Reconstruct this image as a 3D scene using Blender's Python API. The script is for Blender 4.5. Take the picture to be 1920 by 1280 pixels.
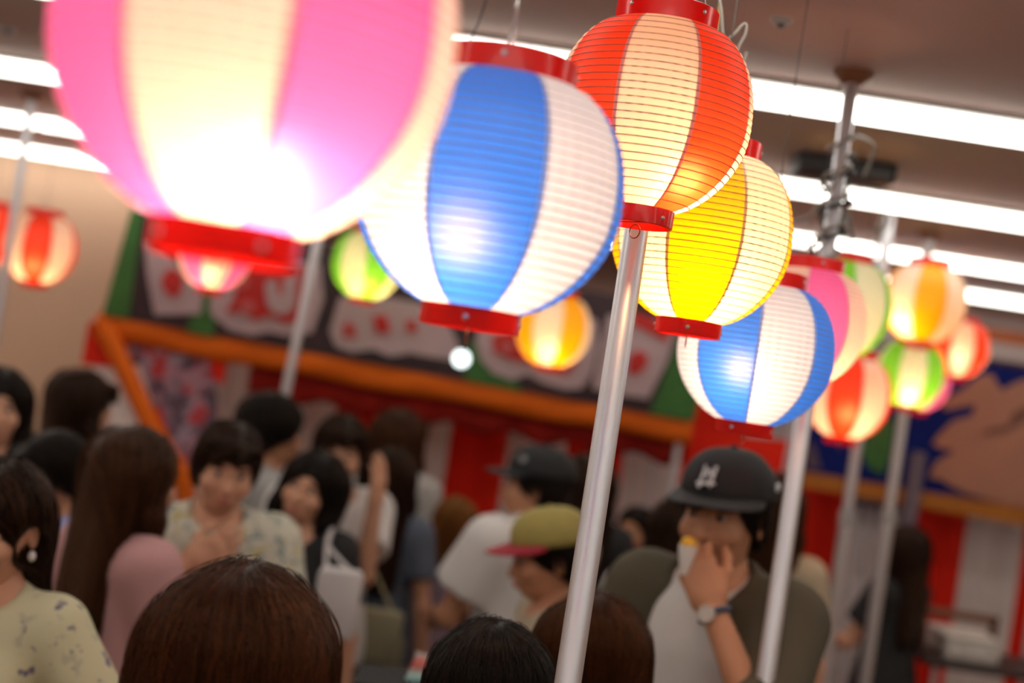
import bpy, bmesh, math, random
import numpy as np
from mathutils import Vector, Matrix

for o in list(bpy.data.objects):
    bpy.data.objects.remove(o)
C = bpy.context.scene.collection
SC = bpy.context.scene
R = math.radians
rng = np.random.default_rng(7)
random.seed(7)

# ------------------------------------------------------------------ camera, world, exposure
FPX = 2667.0
CAMZ = 1.85
ROLL = R(8.7)
PITCH = math.atan2(60.0, FPX)
FOCUS = 1.86
cam_d = bpy.data.cameras.new('camera')
cam_d.sensor_width = 36.0
cam_d.lens = 36.0 * FPX / 1920.0
cam_d.dof.use_dof = True
cam_d.dof.focus_distance = FOCUS
cam_d.dof.aperture_fstop = 2.0
cam_d.clip_start = 0.05
cam = bpy.data.objects.new('camera', cam_d)
C.objects.link(cam)
SC.camera = cam
_f = Vector((0, math.cos(PITCH), math.sin(PITCH)))
_r0 = Vector((1, 0, 0))
_u0 = _r0.cross(_f)
_r = _r0 * math.cos(ROLL) + _u0 * math.sin(ROLL)
_u = _u0 * math.cos(ROLL) - _r0 * math.sin(ROLL)
CAM = Vector((0, 0, CAMZ))
m = Matrix((( _r.x, _u.x, -_f.x, CAM.x), (_r.y, _u.y, -_f.y, CAM.y), (_r.z, _u.z, -_f.z, CAM.z), (0, 0, 0, 1)))
cam.matrix_world = m

def ray(px, py):
    return _f + _r * ((px - 960) / FPX) + _u * ((640 - py) / FPX)
def at(px, py, d):
    """the point seen at that pixel, at distance d in front of the camera"""
    return CAM + ray(px, py) * d
def on_y(px, py, Y):
    v = ray(px, py)
    return CAM + v * (Y / v.y)

world = bpy.data.worlds.new('world')
SC.world = world
world.use_nodes = True
bg = world.node_tree.nodes['Background']
bg.inputs[0].default_value = (0.75, 0.8, 0.9, 1)
bg.inputs[1].default_value = 0.05
SC.view_settings.view_transform = 'Standard'
SC.view_settings.look = 'None'
SC.view_settings.exposure = 0.0
SC.view_settings.gamma = 1.0
SC.view_settings.use_curve_mapping = False
SC.cycles.max_bounces = 6
SC.cycles.transparent_max_bounces = 6
SC.cycles.caustics_reflective = False
SC.cycles.caustics_refractive = True
SC.cycles.sample_clamp_indirect = 4.0
SC.cycles.use_denoising = True
LAMP = 6.4            # radiance of the fluorescent strips
CEIL = CAMZ + 0.75    # ceiling height

# ------------------------------------------------------------------ materials
MATS = {}
def lin(c):
    return tuple((x / 12.92 if x <= 0.04045 else ((x + 0.055) / 1.055) ** 2.4) for x in (c[0] / 255, c[1] / 255, c[2] / 255))

def mat(name, col, rough=0.6, metal=0.0, spec=0.4, var=0.06, scale=8.0, bump=0.0, bscale=60.0, sheen=0.0, stretch=None, coat=0.0):
    """Principled material whose colour varies a little with object-space noise"""
    if name in MATS:
        return MATS[name]
    mt = bpy.data.materials.new(name); MATS[name] = mt
    mt.use_nodes = True
    nt = mt.node_tree; N = nt.nodes; L = nt.links
    p = N['Principled BSDF']
    p.inputs['Roughness'].default_value = rough
    p.inputs['Metallic'].default_value = metal
    p.inputs['Specular IOR Level'].default_value = spec
    p.inputs['Coat Weight'].default_value = coat
    if sheen:
        p.inputs['Sheen Weight'].default_value = sheen
    tc = N.new('ShaderNodeTexCoord')
    src = tc.outputs['Object']
    if stretch:
        mp = N.new('ShaderNodeMapping'); mp.inputs['Scale'].default_value = stretch
        L.new(src, mp.inputs['Vector']); src = mp.outputs['Vector']
    nz = N.new('ShaderNodeTexNoise'); nz.inputs['Scale'].default_value = scale; nz.inputs['Detail'].default_value = 3
    L.new(src, nz.inputs['Vector'])
    mx = N.new('ShaderNodeMix'); mx.data_type = 'RGBA'
    a = tuple(max(0, x * (1 - var * 2)) for x in col); b = tuple(min(1, x * (1 + var * 2)) for x in col)
    mx.inputs['A'].default_value = (*a, 1); mx.inputs['B'].default_value = (*b, 1)
    L.new(nz.outputs['Fac'], mx.inputs['Factor'])
    L.new(mx.outputs['Result'], p.inputs['Base Color'])
    if bump:
        n2 = N.new('ShaderNodeTexNoise'); n2.inputs['Scale'].default_value = bscale; n2.inputs['Detail'].default_value = 2
        L.new(src, n2.inputs['Vector'])
        bp = N.new('ShaderNodeBump'); bp.inputs['Strength'].default_value = bump; bp.inputs['Distance'].default_value = 0.01
        L.new(n2.outputs['Fac'], bp.inputs['Height']); L.new(bp.outputs['Normal'], p.inputs['Normal'])
    return mt

def emis(name, col, strength):
    if name in MATS:
        return MATS[name]
    mt = bpy.data.materials.new(name); MATS[name] = mt
    mt.use_nodes = True
    nt = mt.node_tree
    nt.nodes.remove(nt.nodes['Principled BSDF'])
    e = nt.nodes.new('ShaderNodeEmission')
    e.inputs[0].default_value = (*col, 1); e.inputs[1].default_value = strength
    nt.links.new(e.outputs[0], nt.nodes['Material Output'].inputs[0])
    return mt

def pattern_mat(name, base, cols, scale=9.0, thr=0.52, rough=0.75):
    """printed cloth: blotches of several colours over a base colour"""
    if name in MATS:
        return MATS[name]
    mt = bpy.data.materials.new(name); MATS[name] = mt
    mt.use_nodes = True
    nt = mt.node_tree; N = nt.nodes; L = nt.links
    p = N['Principled BSDF']; p.inputs['Roughness'].default_value = rough
    p.inputs['Specular IOR Level'].default_value = 0.2
    tc = N.new('ShaderNodeTexCoord')
    prev = None
    for i, c in enumerate(cols):
        mp = N.new('ShaderNodeMapping'); mp.inputs['Location'].default_value = (i * 3.1, i * 1.7, i * 5.3)
        L.new(tc.outputs['Object'], mp.inputs['Vector'])
        nz = N.new('ShaderNodeTexNoise'); nz.inputs['Scale'].default_value = scale * (1 + 0.2 * i); nz.inputs['Detail'].default_value = 2
        L.new(mp.outputs['Vector'], nz.inputs['Vector'])
        cr = N.new('ShaderNodeValToRGB')
        cr.color_ramp.elements[0].position = thr + 0.02; cr.color_ramp.elements[1].position = thr + 0.07
        L.new(nz.outputs['Fac'], cr.inputs['Fac'])
        mx = N.new('ShaderNodeMix'); mx.data_type = 'RGBA'
        L.new(cr.outputs['Color'], mx.inputs['Factor'])
        if prev is None:
            mx.inputs['A'].default_value = (*base, 1)
        else:
            L.new(prev, mx.inputs['A'])
        mx.inputs['B'].default_value = (*c, 1)
        prev = mx.outputs['Result']
    L.new(prev, p.inputs['Base Color'])
    return mt

def paper_mat(name, col, fwd=0.10, fcol=None):
    """lantern paper: lets light through diffusely with a weaker forward lobe, some diffuse reflection"""
    if name in MATS:
        return MATS[name]
    mt = bpy.data.materials.new(name); MATS[name] = mt
    mt.use_nodes = True
    nt = mt.node_tree; N = nt.nodes; L = nt.links
    N.remove(N['Principled BSDF'])
    tc = N.new('ShaderNodeTexCoord')
    nz = N.new('ShaderNodeTexNoise'); nz.inputs['Scale'].default_value = 55; nz.inputs['Detail'].default_value = 4
    L.new(tc.outputs['Object'], nz.inputs['Vector'])
    mx = N.new('ShaderNodeMix'); mx.data_type = 'RGBA'
    mx.inputs['A'].default_value = (*[x * 0.93 for x in col], 1); mx.inputs['B'].default_value = (*[min(1, x * 1.05) for x in col], 1)
    L.new(nz.outputs['Fac'], mx.inputs['Factor'])
    tr = N.new('ShaderNodeBsdfTranslucent'); L.new(mx.outputs['Result'], tr.inputs['Color'])
    rf = N.new('ShaderNodeBsdfRefraction'); rf.inputs['Roughness'].default_value = 0.8; rf.inputs['IOR'].default_value = 1.6
    rf.inputs['Color'].default_value = (*fcol, 1) if fcol else (*[0.45 * x ** 0.5 + 0.25 * max(col) * x ** 0.15 for x in col], 1)
    df = N.new('ShaderNodeBsdfDiffuse'); L.new(mx.outputs['Result'], df.inputs['Color'])
    gl = N.new('ShaderNodeBsdfGlossy'); gl.inputs['Roughness'].default_value = 0.45; gl.inputs['Color'].default_value = (1, 1, 1, 1)
    m1 = N.new('ShaderNodeMixShader'); m1.inputs[0].default_value = fwd
    L.new(tr.outputs[0], m1.inputs[1]); L.new(rf.outputs[0], m1.inputs[2])
    m2 = N.new('ShaderNodeMixShader'); m2.inputs[0].default_value = 0.42
    L.new(m1.outputs[0], m2.inputs[1]); L.new(df.outputs[0], m2.inputs[2])
    m3 = N.new('ShaderNodeMixShader'); m3.inputs[0].default_value = 0.03
    L.new(m2.outputs[0], m3.inputs[1]); L.new(gl.outputs[0], m3.inputs[2])
    L.new(m3.outputs[0], N['Material Output'].inputs[0])
    return mt

# ------------------------------------------------------------------ object helpers
def tag(o, label=None, cat=None, group=None, kind=None):
    if label: o['label'] = label
    if cat: o['category'] = cat
    if group: o['group'] = group
    if kind: o['kind'] = kind
    return o

def empty(name, loc=(0, 0, 0), rz=0.0, scale=1.0):
    o = bpy.data.objects.new(name, None); C.objects.link(o)
    o.location = loc; o.rotation_euler = (0, 0, rz); o.scale = (scale,) * 3
    o.empty_display_size = 0.05
    return o

def mesh_obj(name, me, material=None, parent=None, obj_mat=False):
    o = bpy.data.objects.new(name, me); C.objects.link(o)
    if material is not None:
        if obj_mat:
            if not me.materials: me.materials.append(None)
            o.material_slots[0].link = 'OBJECT'; o.material_slots[0].material = material
        elif not me.materials:
            me.materials.append(material)
    if parent is not None: o.parent = parent
    return o

def from_arrays(name, V, F, smooth=True):
    me = bpy.data.meshes.new(name)
    V = np.asarray(V, dtype=np.float32); F = np.asarray(F, dtype=np.int32)
    nf, k = F.shape
    me.vertices.add(len(V)); me.vertices.foreach_set('co', V.ravel())
    me.loops.add(nf * k); me.loops.foreach_set('vertex_index', F.ravel())
    me.polygons.add(nf)
    me.polygons.foreach_set('loop_start', np.arange(0, nf * k, k, dtype=np.int32))
    me.polygons.foreach_set('loop_total', np.full(nf, k, dtype=np.int32))
    if smooth: me.polygons.foreach_set('use_smooth', np.ones(nf, dtype=bool))
    me.update(calc_edges=True); me.validate()
    return me

class MB:
    """collects shapes into one mesh"""
    def __init__(s): s.bm = bmesh.new()
    def box(s, lo, hi, bevel=0.0, rot=None, piv=None):
        r = bmesh.ops.create_cube(s.bm, size=1.0); vs = r['verts']
        lo = Vector(lo); hi = Vector(hi)
        for v in vs:
            v.co = Vector((lo[i] + (v.co[i] + 0.5) * (hi[i] - lo[i]) for i in range(3)))
        if bevel:
            es = list({e for v in vs for e in v.link_edges})
            rr = bmesh.ops.bevel(s.bm, geom=es, offset=bevel, segments=2, affect='EDGES', profile=0.5)
            vs = list({v for f in rr['faces'] for v in f.verts} | {v for v in vs if v.is_valid})
        if rot is not None:
            piv = Vector(piv) if piv is not None else (lo + hi) / 2
            for v in vs: v.co = rot @ (v.co - piv) + piv
        return s
    def tube(s, pts, r, seg=10, closed=False, caps=True, sy=1.0):
        pts = [Vector(p) for p in pts]
        n = len(pts); rings = []
        rr = r if isinstance(r, (list, tuple)) else [r] * n
        up = None
        for i, p in enumerate(pts):
            if closed: t = pts[(i + 1) % n] - pts[i - 1]
            else: t = pts[min(i + 1, n - 1)] - pts[max(i - 1, 0)]
            t = t.normalized() if t.length > 1e-9 else Vector((0, 0, 1))
            if up is None:
                up = Vector((0, 0, 1)) if abs(t.z) < 0.9 else Vector((0, 1, 0))
            a = t.cross(up)
            if a.length < 1e-6: a = t.orthogonal()
            a.normalize(); b = a.cross(t).normalized(); up = b
            rings.append([s.bm.verts.new(p + a * (math.cos(2 * math.pi * k / seg) * rr[i]) + b * (math.sin(2 * math.pi * k / seg) * rr[i] * sy)) for k in range(seg)])
        m_ = n if closed else n - 1
        for i in range(m_):
            A, B = rings[i], rings[(i + 1) % n]
            for k in range(seg):
                s.bm.faces.new((A[k], A[(k + 1) % seg], B[(k + 1) % seg], B[k]))
        if caps and not closed:
            s.bm.faces.new(rings[0][::-1]); s.bm.faces.new(rings[-1])
        return s
    def lathe(s, prof, seg=48, center=(0, 0, 0), a0=0.0, a1=2 * math.pi, closed_prof=False):
        full = abs(a1 - a0 - 2 * math.pi) < 1e-6
        n = seg if full else seg + 1
        c = Vector(center)
        cols = []
        for k in range(n):
            a = a0 + (a1 - a0) * k / seg
            cols.append([s.bm.verts.new(c + Vector((r * math.cos(a), r * math.sin(a), z))) for r, z in prof])
        np_ = len(prof)
        for k in range(seg):
            A, B = cols[k], cols[(k + 1) % n]
            for i in range(np_ if closed_prof else np_ - 1):
                j = (i + 1) % np_
                s.bm.faces.new((A[i], B[i], B[j], A[j]))
        return s
    def prism(s, pts, off):
        """closed polygon extruded by the vector off"""
        off = Vector(off)
        a = [s.bm.verts.new(p) for p in pts]; b = [s.bm.verts.new(Vector(p) + off) for p in pts]
        n = len(pts)
        f1 = s.bm.faces.new(a); f2 = s.bm.faces.new(b[::-1])
        for i in range(n):
            s.bm.faces.new((a[i], b[i], b[(i + 1) % n], a[(i + 1) % n]))
        return s
    def ball(s, c, r, seg=16):
        rr = bmesh.ops.create_uvsphere(s.bm, u_segments=seg, v_segments=max(6, seg // 2), radius=1.0)
        r = (r, r, r) if not isinstance(r, (tuple, list)) else r
        for v in rr['verts']: v.co = Vector((c[0] + v.co.x * r[0], c[1] + v.co.y * r[1], c[2] + v.co.z * r[2]))
        return s
    def mesh(s, name, smooth=True, autosmooth=None):
        bmesh.ops.recalc_face_normals(s.bm, faces=s.bm.faces)
        me = bpy.data.meshes.new(name); s.bm.to_mesh(me); s.bm.free()
        if smooth:
            me.polygons.foreach_set('use_smooth', np.ones(len(me.polygons), dtype=bool))
            if autosmooth: me.set_sharp_from_angle(angle=R(autosmooth))
        return me
    def build(s, name, material, parent=None, smooth=True, autosmooth=40):
        return mesh_obj(name, s.mesh(name, smooth, autosmooth), material, parent)

# ------------------------------------------------------------------ the room
X0, X1, Y0, Y1 = -4.6, 4.6, -3.2, 9.2
M_ceil = mat('ceiling_paint', (0.62, 0.44, 0.385), 0.75, var=0.03, scale=1.5, bump=0.05, bscale=90)
M_wall = mat('beige_wall', (0.62, 0.42, 0.29), 0.8, var=0.03, scale=2, bump=0.05, bscale=120)
M_wallb = mat('salmon_wall', (0.60, 0.40, 0.32), 0.8, var=0.03, scale=2)
M_floor = mat('floor_vinyl', (0.20, 0.17, 0.15), 0.45, var=0.1, scale=3)
T = 0.12
def struct(name, lo, hi, m_):
    return tag(MB().box(lo, hi).build(name, m_, smooth=False), kind='structure')
struct('floor', (X0 - T, Y0 - T, -0.1), (X1 + T, Y1 + T, 0.0), M_floor)
ceiling = struct('ceiling', (X0 - T, Y0 - T, CEIL), (X1 + T, Y1 + T, CEIL + 0.1), M_ceil)
struct('wall_back', (X0, Y1, 0), (X1, Y1 + T, CEIL), M_wallb)
struct('wall_front', (X0, Y0 - T, 0), (X1, Y0, CEIL), M_wall)
struct('wall_left', (X0 - T, Y0 - T, 0), (X0, Y1 + T, CEIL), M_wall)
struct('wall_right', (X1, Y0 - T, 0), (X1 + T, Y1 + T, CEIL), M_wall)
wr = on_y(262, 500, 7.15).x
struct('wall_recess', (X0, 7.15, 0), (wr, Y1, CEIL), M_wall)
# dropped bulkhead with an orange band on the far right ceiling
bxl = on_y(1560, 560, 8.05).x
trim = struct('trim_1', (bxl, 8.05, CEIL - 0.085), (X1, 8.30, CEIL), mat('bulkhead_white', (0.85, 0.72, 0.68), 0.6))
struct('trim_2', (bxl, 8.03, CEIL - 0.155), (X1, 8.30, CEIL - 0.085), mat('bulkhead_orange', (0.85, 0.22, 0.06), 0.5))
struct('trim_3', (bxl, 8.06, CEIL - 0.25), (X1, 8.30, CEIL - 0.155), mat('bulkhead_white', (0.85, 0.72, 0.68), 0.6))

# fluorescent strip lights, one continuous line per row
M_tube = emis('fluorescent_glow', (1.0, 0.95, 0.86), LAMP)
M_house = mat('light_housing', (0.80, 0.80, 0.78), 0.5)
ROWS = [(3.27, 'nearest of the lines in view, above the lantern row'), (4.53, 'second line from the camera, crossing behind the tall poles'),
        (5.81, 'third line, low above the orange and green lanterns'), (6.97, 'farthest line, against the beige wall'),
        (2.02, 'line over the near crowd, out of view'), (0.75, 'line straight above the camera'), (-0.55, 'line just behind the camera'), (-1.90, 'hindmost line at the far end behind the camera')]
seg_len = 1.22
seg_me = MB().box((0.006, -0.05, -0.048), (seg_len - 0.006, 0.05, -0.006), 0.012).mesh('diffuser')
for yy, what in ROWS:
    e = empty('ceiling_light', (0, yy, CEIL))
    tag(e, 'white fluorescent strip light, ' + what, 'ceiling light', 'fluorescent strip lights on the ceiling')
    MB().box((X0 + 0.05, -0.075, -0.012), (X1 - 0.05, 0.075, 0.0)).build('housing', M_house, e, smooth=False)
    x = X0 + 0.1
    while x + seg_len < X1:
        o = mesh_obj('diffuser', seg_me, M_tube, e); o.location = (x, 0, 0)
        x += seg_len

# small ceiling fixtures
e = empty('ceiling_box', at(1588, 262, 4.1)); e.location.z = CEIL
tag(e, 'long black box fixed to the ceiling behind the tall pole', 'fixture')
MB().box((-0.14, -0.08, -0.055), (0.14, 0.08, 0), 0.008).build('casing', mat('black_plastic', (0.03, 0.03, 0.035), 0.5), e)
MB().box((0.05, -0.085, -0.05), (0.12, -0.06, -0.02), 0.004).build('socket', mat('dark_grey_plastic', (0.10, 0.10, 0.11), 0.5), e)
for (px, py, d, lab) in ((1466, 34, 2.9, 'small round grey smoke detector on the ceiling right of the red lantern'), (14, 52, 3.6, 'small round grey smoke detector on the ceiling near the upper left corner')):
    v = ray(px, py); p = CAM + v * ((CEIL - CAMZ) / v.z)
    e = empty('smoke_detector', (p.x, p.y, CEIL)); tag(e, lab, 'smoke detector')
    MB().lathe([(0.0, -0.012), (0.014, -0.012), (0.018, -0.009), (0.020, -0.005), (0.021, 0)], 24).build('body', mat('detector_grey', (0.35, 0.33, 0.32), 0.4), e)
    MB().lathe([(0.0, -0.018), (0.007, -0.018), (0.009, -0.011), (0, -0.011)], 16).build('sensor', mat('dark_grey_plastic', (0.10, 0.10, 0.11), 0.5), e)

# ------------------------------------------------------------------ lanterns
D = 0.27
LR = D / 2
LH = 0.93 * D
NR = 26
R_TOP, R_BOT = 0.240 * D, 0.166 * D
def rad(t):
    if t >= 0:
        return R_TOP + (LR - R_TOP) * max(0.0, 1 - abs(t) ** 2.3) ** 0.58
    return R_BOT + (LR - R_BOT) * max(0.0, 1 - abs(t) ** 2.0) ** 0.70
SUB = 4
prof = []
for i in range(NR * SUB + 1):
    t = -1 + 2 * i / (NR * SUB)
    fr = (i % SUB) / SUB
    prof.append((max(R_BOT, rad(t)) - 0.0008 * math.sin(math.pi * fr), t * LH / 2))
PA = 2 * math.pi / 8
def panel_mesh(name, width, off):
    mb = MB()
    mb.lathe([(r + off, z) for r, z in prof], 8, a0=-width / 2, a1=width / 2)
    return mb.mesh(name)
ME_col = panel_mesh('paper_panel', PA + 0.05, 0.0)
ME_wht = panel_mesh('paper_panel', PA - 0.005 + 0.03, 0.00035)
RIB = []
for i in range(1, NR):
    t = -1 + 2 * i / NR
    r = rad(t)
    RIB.append(MB().tube([(r * math.cos(a), r * math.sin(a), t * LH / 2) for a in np.linspace(0, 2 * math.pi, 49)[:-1]], 0.0008, 4, closed=True).mesh('rib'))
def ribs_joined():
    mb = MB()
    for i in range(1, NR):
        t = -1 + 2 * i / NR; r = rad(t)
        mb.tube([(r * math.cos(a), r * math.sin(a), t * LH / 2) for a in np.linspace(0, 2 * math.pi, 33)[:-1]], 0.0008, 3, closed=True)
    return mb.mesh('wire_ribs')
ME_ribs = ribs_joined()
def ring_mesh(r, z0, z1, name):
    w = 0.0022
    p = [(r, z0), (r + 0.0012, z0 + 0.001), (r + 0.0012, z1 - 0.001), (r, z1), (r - w, z1), (r - w, z0)]
    return MB().lathe(p, 56, closed_prof=True).mesh(name, autosmooth=50)
RH = 0.026
ME_top = ring_mesh(R_TOP + 0.004, LH / 2 - 0.003, LH / 2 + RH, 'top_ring')
ME_bot = ring_mesh(R_BOT + 0.004, -LH / 2 - RH + 0.004, -LH / 2 + 0.003, 'bottom_ring')
ME_rivet = MB().ball((0, 0, 0), (0.0032, 0.0016, 0.0032), 10).mesh('rivet')
ME_bail = MB().tube([(-R_TOP - 0.004, 0, LH / 2 + RH * 0.6), (-R_TOP * 0.98, 0, LH / 2 + RH + 0.012), (-R_TOP * 0.55, 0, LH / 2 + RH + 0.045), (-0.008, 0, LH / 2 + RH + 0.062),
                    (0.008, 0, LH / 2 + RH + 0.062), (R_TOP * 0.55, 0, LH / 2 + RH + 0.045), (R_TOP * 0.98, 0, LH / 2 + RH + 0.012), (R_TOP + 0.004, 0, LH / 2 + RH * 0.6)], 0.0011, 6).mesh('wire_bail')
ME_pull = MB().tube([(0.0095 * math.cos(a), 0, -LH / 2 - RH - 0.004 + 0.0095 * math.sin(a)) for a in np.linspace(0, 2 * math.pi, 25)[:-1]], 0.0009, 5, closed=True).mesh('pull_ring')
ME_cross = MB().tube([(-R_BOT, 0, -LH / 2 - RH + 0.009), (R_BOT, 0, -LH / 2 - RH + 0.009)], 0.0011, 5).mesh('cross_wire')
M_red_pl = mat('glossy_red_plastic', (0.80, 0.014, 0.010), 0.22, spec=0.5, var=0.03, coat=0.3)
_nt = M_red_pl.node_tree
_tr = _nt.nodes.new('ShaderNodeBsdfTranslucent'); _tr.inputs[0].default_value = (0.95, 0.03, 0.015, 1)
_mx = _nt.nodes.new('ShaderNodeMixShader'); _mx.inputs[0].default_value = 0.5
_nt.links.new(_nt.nodes['Principled BSDF'].outputs[0], _mx.inputs[1]); _nt.links.new(_tr.outputs[0], _mx.inputs[2])
_nt.links.new(_mx.outputs[0], _nt.nodes['Material Output'].inputs[0])
M_rib = mat('rib_wire', (0.30, 0.16, 0.10), 0.6)
M_steel = mat('steel_wire', (0.55, 0.55, 0.55), 0.3, metal=0.9)
M_copper = mat('copper_wire', (0.28, 0.10, 0.05), 0.35, metal=0.7)
M_cord = mat('hanging_cord', (0.10, 0.09, 0.08), 0.7)
PAPER = {'white': (0.90, 0.87, 0.82), 'red': (0.90, 0.062, 0.014), 'blue': (0.040, 0.23, 0.88), 'yellow': (0.95, 0.53, 0.0), 'pink': (0.97, 0.20, 0.72), 'green': (0.22, 0.68, 0.05)}
for k, c in PAPER.items(): paper_mat('lantern_paper_' + k, c, 0.065 if k == 'blue' else 0.10, (0.62, 0.50, 0.60) if k == 'blue' else None)

LANTERN_LIGHTS = []
def lantern(px, py, size, color, label, watts=1.3, tint=(1.0, 0.62, 0.36), rot=0.0, bulb=(0.0, 0.0, -0.2), near=False, group='paper festival lanterns', cord=True, s=1.0, sz=1.0):
    d = s * D * FPX / size
    p = at(px, py, d)
    rot = rot + math.atan2(-p.y, -p.x)
    e = empty('paper_lantern', p, rot, s); e.scale.z = s * sz
    tag(e, label, 'lantern', group)
    for k in range(8):
        col = (k % 2 == 0)
        o = mesh_obj('paper_panel', ME_col if col else ME_wht, MATS['lantern_paper_' + (color if col else 'white')], e, obj_mat=True)
        o.rotation_euler = (0, 0, k * PA)
    if near:
        for me in RIB: mesh_obj('rib', me, M_rib, e)
    else:
        mesh_obj('wire_ribs', ME_ribs, M_rib, e)['kind'] = 'stuff'
    top = mesh_obj('top_ring', ME_top, M_red_pl, e)
    bot = mesh_obj('bottom_ring', ME_bot, M_red_pl, e)
    for ring, rr, z in ((top, R_TOP + 0.0055, LH / 2 + RH * 0.55), (bot, R_BOT + 0.0055, -LH / 2 - RH * 0.42)):
        for a in (-0.05, math.pi * 0.5, math.pi, math.pi * 1.5):
            o = mesh_obj('rivet', ME_rivet, M_steel, ring)
            o.location = (rr * math.cos(a), rr * math.sin(a), z); o.rotation_euler = (0, 0, a + math.pi / 2)
    mesh_obj('wire_bail', ME_bail, M_steel, e)
    mesh_obj('pull_ring', ME_pull, M_copper, e)
    mesh_obj('cross_wire', ME_cross, M_copper, e)
    if cord:
        zt = (CEIL - p.z) / (s * sz)
        MB().tube([(0, 0, LH / 2 + RH + 0.060), (0.004, 0, (LH / 2 + RH + zt) / 2), (0, 0, zt)], 0.0011, 5).build('hanging_cord', M_cord, e)
    ld = bpy.data.lights.new('bulb', 'POINT'); ld.energy = watts; ld.color = tint; ld.shadow_soft_size = 0.02
    lo = bpy.data.objects.new('bulb', ld); C.objects.link(lo); lo.parent = e
    br = Matrix.Rotation(-rot, 3, 'Z') @ (Vector(bulb) * D)   # bulb is given in room axes
    lo.location = br
    # lamp holder and its wire run down from the top ring
    MB().tube([br + Vector((0, 0, 0.030)), br + Vector((0, 0, 0.055))], 0.011, 10).build('lamp_holder', mat('holder_cream', (0.8, 0.75, 0.65), 0.5), e)
    MB().tube([br + Vector((0, 0, 0.055)), (br.x * 0.4, br.y * 0.4, LH / 2), (0, 0, LH / 2 + RH + 0.06)], 0.0014, 5).build('lamp_wire', mat('wire_cream', (0.7, 0.65, 0.55), 0.5), e)
    return e

# rot turns the lantern so that the right panel faces the camera; panel 0 (coloured) is centred on +X of the lantern
def facing(deg):            # angle of the centre of a coloured panel, measured to the right from the camera direction
    return R(deg)
WARM = (1.0, 0.52, 0.22); PALE = (1.0, 0.74, 0.56); GOLD = (1.0, 0.66, 0.28)
lantern(480, 84, 748, 'pink', 'very large pink and white striped paper lantern at the top left, glowing strongest', 2.4, (1.0, 0.55, 0.32), facing(31), (0.08, -0.12, -0.30), True)
lantern(916, 366, 506, 'blue', 'blue and white striped paper lantern beside the big pink one, its bulb showing through', 1.45, PALE, facing(-2), (-0.06, -0.14, -0.16), True, sz=0.92)
lantern(1222, 222, 372, 'red', 'red and white striped paper lantern at the top of the metal pole, sharpest of all', 2.3, (1.0, 0.49, 0.18), facing(46), (0.17, -0.13, -0.27), True, s=0.945)
lantern(1315, 448, 336, 'yellow', 'yellow and white striped paper lantern tucked under the red one', 2.4, (1.0, 0.70, 0.28), facing(2), (0.0, -0.15, -0.18), True)
lantern(1416, 664, 292, 'blue', 'smaller blue and white striped paper lantern below the yellow one', 1.25, PALE, facing(-22), (-0.1, -0.2, -0.10), True, sz=0.95)
lantern(1507, 612, 228, 'pink', 'pink and white striped paper lantern peeking out behind the smaller blue one', 1.3, WARM, facing(20), (0.05, -0.1, -0.25), True, s=0.86)
lantern(1574, 580, 190, 'green', 'green and white striped paper lantern behind the pink one on the right', 1.3, GOLD, facing(-8), (0.0, -0.05, -0.25))
lantern(1733, 570, 152, 'yellow', 'amber yellow paper lantern, highest of the far right cluster', 1.7, (1.0, 0.50, 0.18), facing(8), (-0.22, -0.12, -0.22))
lantern(1588, 745, 162, 'red', 'orange red and white paper lantern hanging low before the middle thin pole', 1.4, WARM, facing(-3), (0.0, -0.15, -0.16))
lantern(1612, 728, 122, 'blue', 'mostly hidden blue paper lantern behind the low orange red one', 0.8, PALE, facing(70), (0.0, 0.0, -0.2), s=0.95)
lantern(1706, 702, 126, 'green', 'pale green and white paper lantern under the amber one', 1.5, GOLD, facing(-40), (0.0, -0.12, -0.24), s=0.88)
lantern(1724, 715, 112, 'pink', 'pink edged paper lantern half hidden behind the pale green one', 1.3, WARM, facing(60), (0.0, 0.0, -0.2), s=0.97)
lantern(1798, 655, 108, 'red', 'rightmost red paper lantern, beside the amber one', 1.3, WARM, facing(52), (-0.05, -0.1, -0.12), s=0.86)
lantern(1037, 620, 140, 'yellow', 'single yellow paper lantern in front of the stall sign beside the metal pole', 1.6, (1.0, 0.58, 0.24), facing(35), (0.0, -0.1, -0.22))
lantern(688, 498, 130, 'green', 'green and yellow glowing paper lantern half behind the large blue one', 1.7, (1.0, 0.75, 0.22), facing(-70), (0.05, -0.1, -0.22))
lantern(403, 478, 134, 'pink', 'small pink and white paper lantern seen below the red rim of the largest one', 1.6, WARM, facing(-40), (0.0, -0.1, -0.22))
lantern(74, 467, 134, 'red', 'small red and white paper lantern against the beige wall on the left', 1.5, WARM, facing(-5), (0.0, -0.1, -0.2))
lantern(-22, 440, 116, 'red', 'red and white paper lantern cut by the left edge of the picture', 1.5, WARM, facing(30), (0.0, -0.1, -0.2))

# bare round bulb hanging in front of the stall
p = at(865, 672, 5.6)
e = empty('globe_bulb', p); tag(e, 'small bare white globe bulb shining under the large blue lantern', 'light bulb')
MB().ball((0, 0, 0), 0.033, 18).build('globe', emis('globe_glow', (0.90, 1.0, 0.98), 3.0), e)
MB().lathe([(0, 0.030), (0.013, 0.030), (0.013, 0.06), (0.009, 0.066), (0, 0.066)], 16).build('socket', mat('black_plastic', (0.03, 0.03, 0.035), 0.5), e)
MB().tube([(0, 0, 0.064), (0, 0.01, 0.3), (0, 0, CEIL - p.z)], 0.003, 6).build('wire', M_cord, e)

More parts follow.
